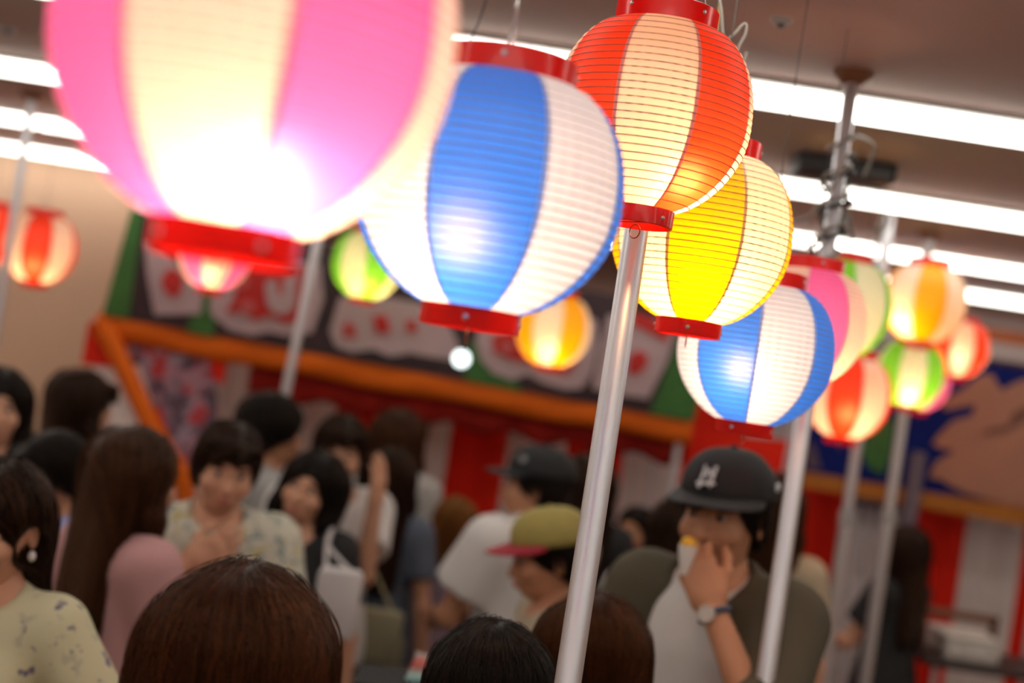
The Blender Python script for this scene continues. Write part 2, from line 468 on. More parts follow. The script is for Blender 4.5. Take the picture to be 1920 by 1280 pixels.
# ------------------------------------------------------------------ poles
M_pole = mat('brushed_aluminium', (0.66, 0.66, 0.70), 0.42, metal=0.85, var=0.03, scale=30, stretch=(1, 1, 0.05))
def pole(a, b, d, label, r=0.0172, d2=None, upper=True, joint=None):
    pa, pb = at(*a, d), at(*b, d2 or d)
    dirv = (pa - pb) / (pa.z - pb.z)
    base = pb + dirv * (0.0 - pb.z); top = pb + dirv * (CEIL - pb.z)
    e = empty('support_pole', base); tag(e, label, 'pole', 'tension poles from floor to ceiling')
    jz = joint if joint else 1.55
    q = lambda z: dirv * z
    MB().tube([q(0.02), q(jz)], r, 28).build('lower_tube', M_pole, e, autosmooth=40)
    MB().tube([q(jz - 0.05), q(CEIL - 0.02)], r * (0.84 if upper else 0.995), 28).build('upper_tube', M_pole, e, autosmooth=40)
    if upper: MB().tube([q(jz - 0.03), q(jz + 0.02)], r * 1.13, 24).build('collar', mat('grey_plastic', (0.35, 0.35, 0.36), 0.5), e)
    MB().lathe([(0, 0), (0.042, 0), (0.042, 0.008), (r * 1.15, 0.03), (0, 0.03)], 24).build('foot_pad', mat('grey_plastic', (0.35, 0.35, 0.36), 0.5), e)
    t_ = MB().lathe([(0, 0), (0.045, 0), (0.045, -0.008), (r * 1.1, -0.03), (0, -0.03)], 24, center=q(CEIL)).build('ceiling_pad', mat('brown_rubber', (0.22, 0.09, 0.04), 0.6), e)
    return e, base, dirv
pole((1192, 440), (1066, 1270), 1.99, 'thick bright metal pole standing below the red lantern', d2=1.80, upper=False, joint=1.2)
P2, p2b, p2d = pole((1600, 135), (1440, 1240), 3.05, 'metal pole behind the smaller blue lantern, wound with cables near the ceiling', r=0.018, d2=2.72, joint=2.02)
pole((1677, 350), (1545, 1260), 4.75, 'thin metal pole in the middle of the three on the right', r=0.022)
pole((1692, 790), (1622, 1270), 5.25, 'thin metal pole below the pale green lantern, rightmost of all', r=0.023)
pole((592, 470), (536, 735), 5.0, 'pale metal pole in front of the stall sign on the left', r=0.02)
pole((42, 300), (2, 560), 5.2, 'thin metal pole at the left edge behind the small red lanterns', r=0.018)
rt = at(955, 5, 3.6); rb = at(905, 330, 3.6)
rd_ = (rt - rb) / (rt.z - rb.z)
e = empty('hanging_rod', rb); tag(e, 'thin cream rod hanging from the ceiling behind the large blue lantern', 'rod')
MB().tube([(0, 0, 0), rd_ * (CEIL - rb.z)], 0.013, 16).build('tube', mat('cream_paint', (0.62, 0.58, 0.50), 0.45), e)
MB().lathe([(0, 0), (0.03, 0), (0.03, -0.01), (0.014, -0.03)], 20, center=rd_ * (CEIL - rb.z)).build('ceiling_cup', mat('cream_paint', (0.62, 0.58, 0.50), 0.45), e)
MB().tube([(0, 0, 0.0), (0, 0, -0.012)], 0.015, 16).build('end_cap', mat('grey_plastic', (0.35, 0.35, 0.36), 0.5), e)
# dark post in front of the blue sign
# cables
M_cab = mat('grey_cable', (0.30, 0.28, 0.25), 0.5); M_cabk = mat('black_cable', (0.04, 0.04, 0.04), 0.5); M_caby = mat('tan_cable', (0.55, 0.36, 0.14), 0.5)
def smooth_path(pts, n=8):
    pts = [Vector(p) for p in pts]; out = []
    for i in range(len(pts) - 1):
        p0, p1, p2, p3 = pts[max(i - 1, 0)], pts[i], pts[i + 1], pts[min(i + 2, len(pts) - 1)]
        for k in range(n):
            t = k / n
            out.append(0.5 * ((2 * p1) + (p2 - p0) * t + (2 * p0 - 5 * p1 + 4 * p2 - p3) * t * t + (3 * p1 - p0 - 3 * p2 + p3) * t ** 3))
    out.append(pts[-1]); return out
def cable(pix, d, r, m_, label, up=False):
    pts = [at(a, b, d + (c[0] if c else 0)) for a, b, *c in pix]
    if up:
        q = pts[0].copy(); pts = [Vector((q.x + 0.01, q.y, CEIL))] + pts
    return tag(MB().tube(smooth_path(pts), r, 8).build('power_cable', m_), label, 'cable')
cable([(1345, -60), (1352, 20), (1360, 75), (1395, 45), (1398, 62), (1385, 88), (1378, 112), (1392, 118), (1400, 98)], 2.15, 0.0026, M_cab, 'looped grey cable beside the top of the red lantern', up=True)
cable([(1352, -80), (1349, 0), (1344, 80), (1348, 160), (1352, 240)], 2.18, 0.0019, M_caby, 'straight tan cord hanging behind the red lantern', up=True)
cable([(918, -20), (898, 40), (880, 78), (872, 110)], 1.45, 0.0009, M_cabk, 'thin black wire above the large blue lantern')
# cables wound round the second pole
def helix(z0, z1, turns, rad_, r, m_, label, ph=0.0, tail=None, head=None):
    pts = []
    n = int(turns * 12)
    for i in range(n + 1):
        z = z0 + (z1 - z0) * i / n
        c = p2b + p2d * z
        a = ph + 2 * math.pi * turns * i / n
        rr = rad_ * (1 + 0.25 * math.sin(i * 1.7))
        pts.append(c + Vector((rr * math.cos(a), rr * math.sin(a), 0)))
    if tail: pts = [Vector(t) for t in tail] + pts
    if head: pts = pts + [Vector(t) for t in head]
    return tag(MB().tube(smooth_path(pts, 3), r, 7).build('power_cable', m_), label, 'cable')
helix(2.14, 2.46, 5, 0.024, 0.004, M_cab, 'grey cable wound round the upper part of the pole', 0.4, tail=[at(1490, 415, 3.07), at(1520, 405, 3.04), at(1545, 385, 3.02)], head=[at(1625, 262, 3.12), at(1640, 280, 3.17), at(1620, 330, 3.22)])
helix(2.20, 2.40, 3, 0.03, 0.0045, M_cabk, 'black cable wound loosely round the upper part of the pole', 2.0, tail=[at(1575, 430, 3.12), at(1585, 400, 3.07)], head=[at(1600, 290, 3.07), at(1590, 330, 3.12), at(1583, 400, 3.12)])
cable([(1545, 340), (1538, 352), (1548, 360), (1562, 350), (1575, 320), (1590, 290)], 2.88, 0.0035, M_cab, 'short grey cable loop in front of the second ceiling light')
cable([(1530, 395), (1545, 425), (1555, 400), (1575, 440), (1590, 405), (1600, 450)], 2.98, 0.004, M_cab, 'tangled grey cable above the green lantern')
cable([(1640, 425), (1650, 440), (1668, 415), (1660, 400), (1650, 425), (1640, 480)], 4.5, 0.006, M_cab, 'bunched grey cable on the middle thin pole')

# ------------------------------------------------------------------ the striped curtain along the back
M_clr = mat('red_curtain_cloth', (0.78, 0.022, 0.008), 0.8, spec=0.15, var=0.06, scale=5)
M_clw = mat('white_curtain_cloth', (0.76, 0.67, 0.64), 0.8, spec=0.15, var=0.04, scale=5)
CY = 7.05
cx0 = on_y(890, 880, CY).x
pitch = 109 / FPX * CY
cur = empty('striped_curtain', (cx0, CY, 0))
tag(cur, 'long red and white vertical striped festival curtain hanging along the back', 'curtain')
def strip_mesh(w, z0, z1):
    nx, nz = 14, 10
    V = []; F = []
    for side in (0, 1):
        for i in range(nx + 1):
            for j in range(nz + 1):
                u = i / nx; z = z0 + (z1 - z0) * j / nz
                fold = 0.012 * math.sin(u * 4 * math.pi) * (1 - 0.4 * j / nz)
                V.append((-w / 2 + w * u, fold + (0.004 if side else 0), z))
    n1 = (nx + 1) * (nz + 1)
    for i in range(nx):
        for j in range(nz):
            a = i * (nz + 1) + j
            F.append((a, a + nz + 1, a + nz + 2, a + 1)); F.append((a + n1 + 1, a + n1 + nz + 2, a + n1 + nz + 1, a + n1))
    return from_arrays('stripe', V, F)
me_r, me_w = strip_mesh(pitch * 1.0, 0.02, 1.98), strip_mesh(pitch * 1.0, 0.02, 1.98)
for k in range(-6, 13):
    o = mesh_obj('stripe', me_r if k % 2 == 0 and k != -4 else me_w, M_clr if k % 2 == 0 and k != -4 else M_clw, cur)
    o.location = (k * pitch, 0, 0)
MB().tube([(-6.5 * pitch, 0.02, 2.0), (12.5 * pitch, 0.02, 2.0)], 0.016, 10).build('curtain_rail', M_pole, cur)
for k in (-6.4, 3.0, 12.4):
    MB().tube([(k * pitch, 0.03, 0), (k * pitch, 0.03, CEIL)], 0.016, 10).build('rail_post', M_pole, cur)

# ------------------------------------------------------------------ the food stall with the lettered sign
SY = 6.0
def P(px, py, dy=0.0, Y=SY): return on_y(px, py, Y + dy)
st = empty('festival_stall', (P(730, 700).x, SY, 0))
tag(st, 'festival food stall with orange roof edge and red valance under a dark lettered sign', 'stall')
def part(name, mb, m_, parent=st, **k):
    o = mb.build(name, m_, None, **k)
    o.data.transform(Matrix.Translation(-parent.location)); o.parent = parent
    return o
M_or = mat('orange_cloth', (0.62, 0.115, 0.004), 0.7, spec=0.2, var=0.08, scale=6)
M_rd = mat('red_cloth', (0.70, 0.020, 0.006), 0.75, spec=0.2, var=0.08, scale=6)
M_rd_shade = mat('shaded_red_cloth', (0.24, 0.007, 0.003), 0.75, spec=0.2, var=0.08, scale=6)  # darker copy of the red cloth, valance shade put into its colour
# roof edge roll
pl, pr = P(180, 606), P(1296, 806)
def along(t, dy=0, dz=0): return pl.lerp(pr, t) + Vector((0, dy, dz))
V = []; F = []
for i in range(41):
    t = i / 40
    for j, (dy, dz) in enumerate(((0.02, 0.050), (-0.004, 0.052), (-0.016, 0.02), (-0.020, -0.02), (-0.012, -0.058), (0.012, -0.060))):
        q = along(t, dy + 0.006 * math.sin(t * 40 + j), dz + 0.006 * math.sin(t * 23)) - st.location; V.append(q[:])
for i in range(40):
    for j in range(6):
        F.append((i * 6 + j, (i + 1) * 6 + j, (i + 1) * 6 + (j + 1) % 6, i * 6 + (j + 1) % 6))
mesh_obj('roof_edge', from_arrays('roof_edge', V, F), M_or, st)
# red valance with soft pleats below the edge
def valance(x0, x1, drop0, drop1, dy, n=60):
    V = []; F = []
    for i in range(n + 1):
        t = x0 + (x1 - x0) * i / n
        top = along(t, dy, -0.02)
        dr = drop0 + (drop1 - drop0) * i / n + 0.018 * math.sin(t * 60)
        for j in range(5):
            V.append((top.x - st.location.x, top.y - st.location.y + 0.016 * math.sin(t * 90) * j / 4 + 0.03 * j / 4, top.z - dr * j / 4))
    for i in range(n):
        for j in range(4):
            a = i * 5 + j; F.append((a, a + 5, a + 6, a + 1))
    me = from_arrays('valance', V, F)
    o = mesh_obj('valance', me, M_rd_shade, st)
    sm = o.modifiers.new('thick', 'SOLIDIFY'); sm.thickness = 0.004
    return o
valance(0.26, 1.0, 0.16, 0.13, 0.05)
# roof cloth sloping back
bk = 0.92
V = [along(0, 0.02, 0.03), along(1, 0.02, 0.03), along(1, bk, 0.10), along(0, bk, 0.10)]
part('roof_cloth', MB().prism(V, (0, 0, 0.01)), M_rd, smooth=False)
for t, dy in ((0.02, 0.06), (0.985, 0.06), (0.02, bk), (0.985, bk)):
    a = along(t, dy, 0.0)
    part('post', MB().tube([(a.x, a.y, 0), (a.x, a.y, a.z)], 0.017, 12), M_pole)
# counter with front cloth
cl_, cr_ = along(0.03, 0.12), along(0.97, 0.12)
part('counter', MB().box((cl_.x, cl_.y, 0.80), (cr_.x, cl_.y + 0.55, 0.84), 0.006), mat('counter_board', (0.45, 0.32, 0.2), 0.5), smooth=False)
part('counter_cloth', MB().box((cl_.x, cl_.y - 0.008, 0.04), (cr_.x, cl_.y, 0.83)), M_clw, smooth=False)
# left corner: red and white side cloth, orange tied-back edge, printed cloth
part('side_cloth', MB().prism([P(166, 602), P(240, 614), P(228, 690), P(152, 682)], (0, 0.008, 0)), M_rd, smooth=False)
part('side_cloth', MB().prism([P(176, 684, 0.012), P(262, 684, 0.012), P(318, 870, 0.012), P(290, 1010, 0.012), P(118, 1000, 0.012)], (0, 0.008, 0)), M_clw, smooth=False)
part('side_cloth', MB().prism([P(266, 770, -0.01), P(300, 770, -0.01), P(330, 860, -0.01), P(300, 990, -0.01), P(255, 850, -0.01)], (0, 0.008, 0)), M_rd, smooth=False)
edge = [P(188, 606, -0.03), P(215, 655, -0.035), P(248, 722, -0.04), P(280, 790, -0.045), P(315, 852, -0.045), P(345, 905, -0.04), P(350, 1000, -0.03)]
part('edge_band', MB().tube(smooth_path(edge, 5), 0.042, 12), M_or)
M_print = pattern_mat('printed_cloth', (0.22, 0.15, 0.20), [(0.34, 0.28, 0.36), (0.45, 0.05, 0.06), (0.40, 0.22, 0.28), (0.10, 0.07, 0.10)], 9, 0.50)
part('printed_cloth', MB().prism([P(222, 628, 0.03), P(300, 634, 0.03), P(372, 650, 0.03), P(402, 700, 0.03), P(412, 800, 0.03), P(398, 900, 0.03), P(345, 890, 0.03), P(300, 800, 0.03)], (0, 0.006, 0)), M_print, smooth=False)
part('side_cloth', MB().prism([P(385, 655, 0.02), P(430, 662, 0.02), P(418, 720, 0.02), P(400, 712, 0.02)], (0, 0.006, 0)), M_rd, smooth=False)
# bright red cloth at the right end of the stall
part('end_cloth', MB().prism([P(1300, 806, 0.3), P(1478, 826, 0.3), P(1462, 905, 0.3), P(1292, 880, 0.3)], (0, 0.01, 0)), M_clr, smooth=False)

# the sign board above, its own thing
sg = empty('stall_sign', P(730, 640, 0.0)); sg.location.y = SY - 0.02
tag(sg, 'dark stall sign with white outlined red characters and green ends', 'sign')
M_dk = mat('sign_dark', (0.028, 0.012, 0.018), 0.6, var=0.1); M_gn = mat('sign_green', (0.030, 0.13, 0.022), 0.6, var=0.15)
M_sw = mat('sign_white', (0.42, 0.31, 0.33), 0.6, var=0.06); M_sr = mat('sign_red', (0.46, 0.012, 0.010), 0.55, var=0.06)
M_sr2 = mat('sign_pale_red', (0.50, 0.10, 0.10), 0.55)
def sp(name, pix, m_, lvl, th=0.006):
    dy = -0.02 - lvl * 0.007
    pts = [P(a, b, dy) for a, b in pix]
    return part(name, MB().prism(pts, (0, th, 0)), m_, sg, smooth=False)
sp('board', [(246, 392), (1352, 588), (1290, 790), (192, 590)], M_dk, 0, 0.02)
sp('green_end', [(246, 392), (268, 398), (240, 598), (192, 588)], M_gn, 1)
sp('green_end', [(1290, 590), (1352, 590), (1300, 790), (1218, 775)], M_gn, 1)
sp('green_patch', [(388, 530), (410, 540), (400, 632), (350, 622), (356, 600)], M_gn, 1)
sp('green_patch', [(880, 640), (920, 648), (980, 735), (870, 712)], M_gn, 1)
# left white plate with a red flower-like mark
sp('plate', [(272, 452), (302, 460), (380, 548), (376, 588), (290, 590), (284, 560), (274, 500)], M_sw, 2)
sp('mark', [(304, 520), (316, 503), (332, 506), (344, 522), (340, 545), (326, 560), (312, 548), (302, 536)], M_sr, 3)
# first big character: white outline, red body, hooked stroke
sp('outline', [(400, 470), (600, 495), (606, 560), (585, 624), (540, 630), (505, 622), (470, 628), (430, 618), (398, 592), (392, 570), (404, 540), (420, 520)], M_sw, 2)
sp('character', [(430, 480), (568, 500), (560, 600), (535, 606), (505, 592), (478, 600), (455, 585), (424, 586), (438, 560), (446, 530)], M_sr, 3)
sp('hook', [(497, 530), (515, 520), (520, 545), (529, 556), (532, 520), (556, 512), (554, 570), (540, 588), (515, 588), (500, 570)], M_sw, 4)
sp('dot', [(452, 565), (464, 562), (474, 566), (478, 577), (470, 588), (458, 588), (450, 578)], M_sr2, 4)
sp('dot', [(446, 520), (462, 516), (468, 530), (456, 543), (446, 538)], M_sr2, 4)
# small characters in the middle
sp('outline', [(636, 560), (660, 545), (830, 575), (860, 650), (850, 676), (800, 668), (760, 660), (700, 655), (660, 660), (630, 650), (618, 622)], M_sw, 2)
star = [(652, 598), (657, 610), (668, 610), (662, 620), (672, 634), (657, 628), (642, 634), (648, 620), (638, 612), (649, 610)]
sp('character', star, M_sr, 3)
sp('character', [(698, 592), (724, 590), (732, 616), (730, 624), (704, 624), (702, 606)], M_sr, 3)
sp('character', [(759, 602), (778, 600), (783, 622), (764, 622)], M_sr, 3)
sp('outline', [(700, 654), (772, 656), (760, 664), (730, 668)], M_sw, 3)
# second big character on the right, two rounded lobes
sp('outline', [(900, 600), (1000, 575), (1120, 600), (1122, 650), (1110, 700), (1090, 728), (1060, 730), (1020, 718), (990, 702), (960, 712), (925, 700), (902, 675), (892, 640)], M_sw, 2)
sp('character', [(922, 630), (1000, 610), (1090, 620), (1082, 680), (1062, 702), (1038, 694), (1010, 684), (985, 680), (950, 672), (926, 660)], M_sr, 3)
sp('dot', [(938, 644), (956, 640), (964, 652), (950, 664), (938, 658)], M_sr2, 4)
# right white plate with red mark
sp('plate', [(1140, 590), (1275, 600), (1250, 680), (1215, 748), (1165, 740), (1110, 728), (1118, 690)], M_sw, 2)
sp('mark', [(1190, 585), (1262, 610), (1250, 640), (1200, 615), (1185, 610)], M_sr, 3)
sp('mark', [(1178, 668), (1196, 656), (1214, 664), (1214, 684), (1196, 702), (1178, 700)], M_sr, 3)
for t in (0.08, 0.5, 0.92):
    a = along(t, 0.03, 0.03)
    part('bracket', MB().box((a.x - 0.012, a.y, a.z - 0.03), (a.x + 0.012, a.y + 0.02, a.z + 0.40)), M_pole, sg, smooth=False)

# ------------------------------------------------------------------ the right stall: blue sign with a pale shape
BY = 6.5
bs = empty('blue_sign', (P(1720, 800, 0, BY).x, BY, 0)); bs.location.z = P(1720, 800, 0, BY).z
tag(bs, 'blue cloth sign with a large salmon pink ragged shape above orange trim', 'sign')
M_bl = mat('blue_cloth', (0.006, 0.014, 0.12), 0.8, spec=0.1, var=0.12); M_sal = mat('salmon_cloth', (0.36, 0.17, 0.115), 0.8, spec=0.1, var=0.06, scale=4)
M_ot = mat('ochre_trim', (0.36, 0.12, 0.008), 0.7, var=0.1)
def bp(name, pix, m_, lvl, th=0.006):
    pts = [P(a, b, -lvl * 0.007, BY) for a, b in pix]
    return part(name, MB().prism(pts, (0, th, 0)), m_, bs, smooth=False)
bp('cloth', [(1490, 612), (1860, 682), (2150, 730), (2120, 1000), (1920, 954), (1490, 884)], M_bl, 0, 0.012)
bp('trim_band', [(1486, 880), (1920, 952), (2125, 990), (2118, 1025), (1920, 985), (1480, 908)], M_ot, 1)
z4 = lambda pts: [(1460 + a / 3.765, 640 + b / 3.765) for a, b in pts]
bp('pale_shape', z4([(1400, 250), (1310, 330), (1200, 395), (1140, 425), (1180, 485), (1290, 462), (1395, 445), (1370, 520), (1230, 560), (1140, 650), (1085, 720), (1140, 752), (1240, 770), (1200, 800),
                     (1110, 850), (1060, 960), (1150, 975), (1200, 1010), (1300, 1060), (1450, 1110), (1600, 1150), (1732, 1172), (2400, 1250), (2450, 420), (1900, 250), (1732, 270), (1650, 300), (1580, 345), (1540, 290), (1510, 232), (1450, 230)]), M_sal, 2)
bp('dark_streak', z4([(1420, 660), (1500, 610), (1620, 590), (1660, 500), (1760, 450), (1800, 520), (1700, 580), (1600, 640), (1480, 660)]), mat('brown_print', (0.16, 0.07, 0.05), 0.8), 3)
bp('green_patch', z4([(580, 720), (700, 600), (830, 520), (790, 820), (740, 940), (650, 900), (600, 820)]), M_gn, 2)
bp('lining', z4([(190, 720), (250, 725), (300, 900), (200, 890)]), mat('grey_violet_cloth', (0.09, 0.06, 0.09), 0.8), 1)
for px in (1500, 2000):
    a = P(px, 700, 0.03, BY)
    part('post', MB().tube([(a.x, a.y, 0), (a.x, a.y, 2.25)], 0.018, 10), M_pole, bs)
a = P(1730, 800, -0.1, BY); 
e = empty('sign_post', (a.x, a.y, 0)); tag(e, 'dim grey violet post in front of the blue sign', 'post')
M_gv = mat('grey_violet_paint', (0.13, 0.10, 0.13), 0.5)
MB().tube([(0, 0, 0), (0, 0, 1.78)], 0.034, 16).build('shaft', M_gv, e)
MB().lathe([(0, 0), (0.12, 0), (0.12, 0.012), (0.036, 0.02)], 24).build('base_plate', M_gv, e)
# white door curtain strips between the thin poles
dc = empty('white_drape', (P(1640, 1000, 0, 6.75).x, 6.75, 0)); tag(dc, 'pale pleated drape hanging between the thin poles', 'curtain')
V = []; F = []
w = 0.30
for i in range(41):
    for j in range(4):
        V.append((-w / 2 + w * i / 40, 0.012 * math.sin(i * 1.3), 0.05 + 1.55 * j / 3))
for i in range(40):
    for j in range(3):
        q = i * 4 + j; F.append((q, q + 4, q + 5, q + 1))
o = mesh_obj('cloth', from_arrays('cloth', V, F), mat('pale_drape', (0.62, 0.55, 0.55), 0.8), dc); o.modifiers.new('t', 'SOLIDIFY').thickness = 0.003
MB().tube([(-0.17, 0, 1.61), (0.17, 0, 1.61)], 0.01, 8).build('rod', M_pole, dc)

# table with boxes at the right
tb = empty('folding_table', (P(1850, 1250, 0, 5.9).x + 0.1, 5.9, 0)); tag(tb, 'dark topped folding table by the striped curtain at the lower right', 'table')
tz = P(1850, 1236, 0, 5.9).z
MB().box((-0.42, -0.22, tz - 0.03), (0.9, 0.22, tz), 0.006).build('table_top', mat('dark_laminate', (0.035, 0.025, 0.022), 0.4), tb, smooth=False)
for sx in (-0.37, 0.85):
    for sy in (-0.18, 0.18):
        MB().tube([(sx, sy, 0), (sx, sy, tz - 0.02)], 0.013, 10).build('leg', M_pole, tb)
MB().tube([(-0.37, -0.18, 0.25), (0.85, -0.18, 0.25)], 0.009, 8).build('stretcher', M_pole, tb)
def foam(px, py, Y, w, d, h, z, label, col=(0.62, 0.58, 0.54), name='foam_box'):
    p = P(px, py, 0, Y)
    e = empty(name, (p.x, Y, z)); tag(e, label, 'box')
    m_ = mat('box_%02x%02x' % (int(col[0] * 255), int(col[2] * 255)), col, 0.6)
    MB().box((-w / 2, -d / 2, 0), (w / 2, d / 2, h * 0.78), 0.012).build('body', m_, e)
    MB().box((-w / 2 - 0.006, -d / 2 - 0.006, h * 0.78), (w / 2 + 0.006, d / 2 + 0.006, h), 0.012).build('lid', m_, e)
    return e
foam(1808, 1180, 5.9, 0.22, 0.28, 0.10, tz, 'white foam box standing on the dark table at the right')
foam(1800, 1270, 5.55, 0.26, 0.25, 0.18, 0, 'large pale box on the floor under the dark table', (0.5, 0.44, 0.38), 'storage_box').location.z = 0.0
rk = empty('wire_rack', (P(1800, 1150, 0, 6.08).x, 6.08, tz)); tag(rk, 'brown wooden rack behind the white foam box', 'rack')
M_bw = mat('brown_wood', (0.16, 0.07, 0.04), 0.6, stretch=(1, 8, 8))
for sx in (-0.15, 0.15): MB().box((sx - 0.012, -0.02, 0), (sx + 0.012, 0.02, 0.15)).build('upright', M_bw, rk, smooth=False)
MB().box((-0.165, -0.02, 0.125), (0.165, 0.02, 0.16), 0.004).build('crossbar', M_bw, rk, smooth=False)
MB().box((-0.165, -0.02, 0.03), (0.165, 0.02, 0.05), 0.004).build('crossbar', M_bw, rk, smooth=False)
# ------------------------------------------------------------------ people: smooth bodies from blended round shapes
CORN = [(i, j, k) for i in (0, 1) for j in (0, 1) for k in (0, 1)]
CI = {c: n for n, c in enumerate(CORN)}
EDG = [(CI[a], CI[b]) for a in CORN for b in CORN if a < b and sum(abs(x - y) for x, y in zip(a, b)) == 1]

def surface(xs, ys, zs, F):
    """naive surface nets on a rectilinear grid; inside is F < 0. Returns vertices and quads"""
    S = F < 0
    n = [len(xs), len(ys), len(zs)]
    cnt = np.zeros((n[0] - 1, n[1] - 1, n[2] - 1), dtype=np.int8)
    for (i, j, k) in CORN:
        cnt += S[i:n[0] - 1 + i, j:n[1] - 1 + j, k:n[2] - 1 + k]
    act = (cnt > 0) & (cnt < 8)
    ci, cj, ck = np.nonzero(act)
    idx = np.full(act.shape, -1, dtype=np.int64); idx[ci, cj, ck] = np.arange(len(ci))
    vals = np.stack([F[ci + i, cj + j, ck + k] for (i, j, k) in CORN], 1)
    acc = np.zeros((len(ci), 3)); num = np.zeros(len(ci))
    for a, b in EDG:
        va, vb = vals[:, a], vals[:, b]
        cr = (va < 0) != (vb < 0)
        t = np.where(cr, va / np.where(cr, va - vb, 1), 0)
        pa, pb = np.array(CORN[a], float), np.array(CORN[b], float)
        acc += np.where(cr[:, None], pa + (pb - pa) * t[:, None], 0); num += cr
    acc /= num[:, None]
    X = xs[ci] + acc[:, 0] * (xs[ci + 1] - xs[ci]); Y = ys[cj] + acc[:, 1] * (ys[cj + 1] - ys[cj]); Z = zs[ck] + acc[:, 2] * (zs[ck + 1] - zs[ck])
    V = np.stack([X, Y, Z], 1)
    Q = []
    for ax in range(3):
        sl0 = [slice(1, n[d] - 1) for d in range(3)]; sl0[ax] = slice(0, n[ax] - 1)
        sl1 = list(sl0); sl1[ax] = slice(1, n[ax])
        A, B = S[tuple(sl0)], S[tuple(sl1)]
        w = np.nonzero(A != B)
        g = [w[0].copy(), w[1].copy(), w[2].copy()]
        for d in range(3):
            if d != ax: g[d] = g[d] + 1
        flip = A[w]
        o = [d for d in range(3) if d != ax]
        def cell(a, b):
            q = [g[0].copy(), g[1].copy(), g[2].copy()]; q[o[0]] = q[o[0]] - a; q[o[1]] = q[o[1]] - b
            return idx[q[0], q[1], q[2]]
        q4 = np.stack([cell(1, 1), cell(0, 1), cell(0, 0), cell(1, 0)], 1)
        if ax == 1: flip = ~flip
        q4[~flip] = q4[~flip][:, ::-1]
        Q.append(q4)
    return V, np.concatenate(Q)

class Field:
    def __init__(s, lo, hi, h, zs=None):
        s.x = np.arange(lo[0], hi[0] + h, h); s.y = np.arange(lo[1], hi[1] + h, h)
        s.z = np.arange(lo[2], hi[2] + h, h) if zs is None else np.asarray(zs)
        s.F = np.full((len(s.x), len(s.y), len(s.z)), 0.08, dtype=np.float32)
    def _box(s, lo, hi):
        r = []
        for ax, a, b in ((s.x, lo[0], hi[0]), (s.y, lo[1], hi[1]), (s.z, lo[2], hi[2])):
            r.append(slice(int(np.searchsorted(ax, a)), max(int(np.searchsorted(ax, b)), int(np.searchsorted(ax, a)) + 1)))
        return tuple(r)
    def grid(s, b): return s.x[b[0]][:, None, None], s.y[b[1]][None, :, None], s.z[b[2]][None, None, :]
    def _mix(s, b, d, k, op):
        a = s.F[b]
        if op == 'sub':
            d = -d; h = np.maximum(k - np.abs(a - d), 0) / k; s.F[b] = np.maximum(a, d) + h * h * k / 4
        elif op == 'cut':
            s.F[b] = np.maximum(a, d)
        else:
            h = np.maximum(k - np.abs(a - d), 0) / k; s.F[b] = np.minimum(a, d) - h * h * k / 4
    def rc(s, p, q, r1, r2, k=0.02, sy=1.0, op='add', planes=(), m=0.06):
        p = np.array(p, float); q = np.array(q, float); rm = max(r1, r2) + m
        b = s._box(np.minimum(p, q) - rm, np.maximum(p, q) + rm)
        X, Y, Z = s.grid(b)
        d = q - p; L = (d * d).sum() + 1e-9
        w = np.array((1, 1 / sy, 1)); dd = d * w; LL = (dd * dd).sum() + 1e-9
        ax_, ay_, az_ = (X - p[0]), (Y - p[1]) / sy, (Z - p[2])
        t = np.clip((ax_ * dd[0] + ay_ * dd[1] + az_ * dd[2]) / LL, 0, 1)
        e = np.sqrt((ax_ - t * dd[0]) ** 2 + (ay_ - t * dd[1]) ** 2 + (az_ - t * dd[2]) ** 2) - (r1 + (r2 - r1) * t)
        if sy < 1: e = e * (0.5 + 0.5 * sy)
        for (c, nrm) in planes:
            e = np.maximum(e, (X - c[0]) * nrm[0] + (Y - c[1]) * nrm[1] + (Z - c[2]) * nrm[2])
        s._mix(b, e, k, op)
    def el(s, c, r, k=0.02, op='add', m=0.06):
        c = np.array(c, float); r = np.array(r, float)
        b = s._box(c - r - m, c + r + m)
        X, Y, Z = s.grid(b)
        u, v, w = (X - c[0]), (Y - c[1]), (Z - c[2])
        k0 = np.sqrt((u / r[0]) ** 2 + (v / r[1]) ** 2 + (w / r[2]) ** 2) + 1e-6
        k1 = np.sqrt((u / r[0] ** 2) ** 2 + (v / r[1] ** 2) ** 2 + (w / r[2] ** 2) ** 2) + 1e-6
        s._mix(b, k0 * (k0 - 1) / k1, k, op)
    def plane(s, c, n):
        X, Y, Z = s.x[:, None, None], s.y[None, :, None], s.z[None, None, :]
        s.F = np.maximum(s.F, ((X - c[0]) * n[0] + (Y - c[1]) * n[1] + (Z - c[2]) * n[2]).astype(np.float32))
    def surf(s):
        s.F[0] = s.F[-1] = 0.05; s.F[:, 0] = s.F[:, -1] = 0.05; s.F[:, :, 0] = s.F[:, :, -1] = 0.05
        return surface(s.x, s.y, s.z, s.F)

PIV = np.array((0, 0.012, 1.49))
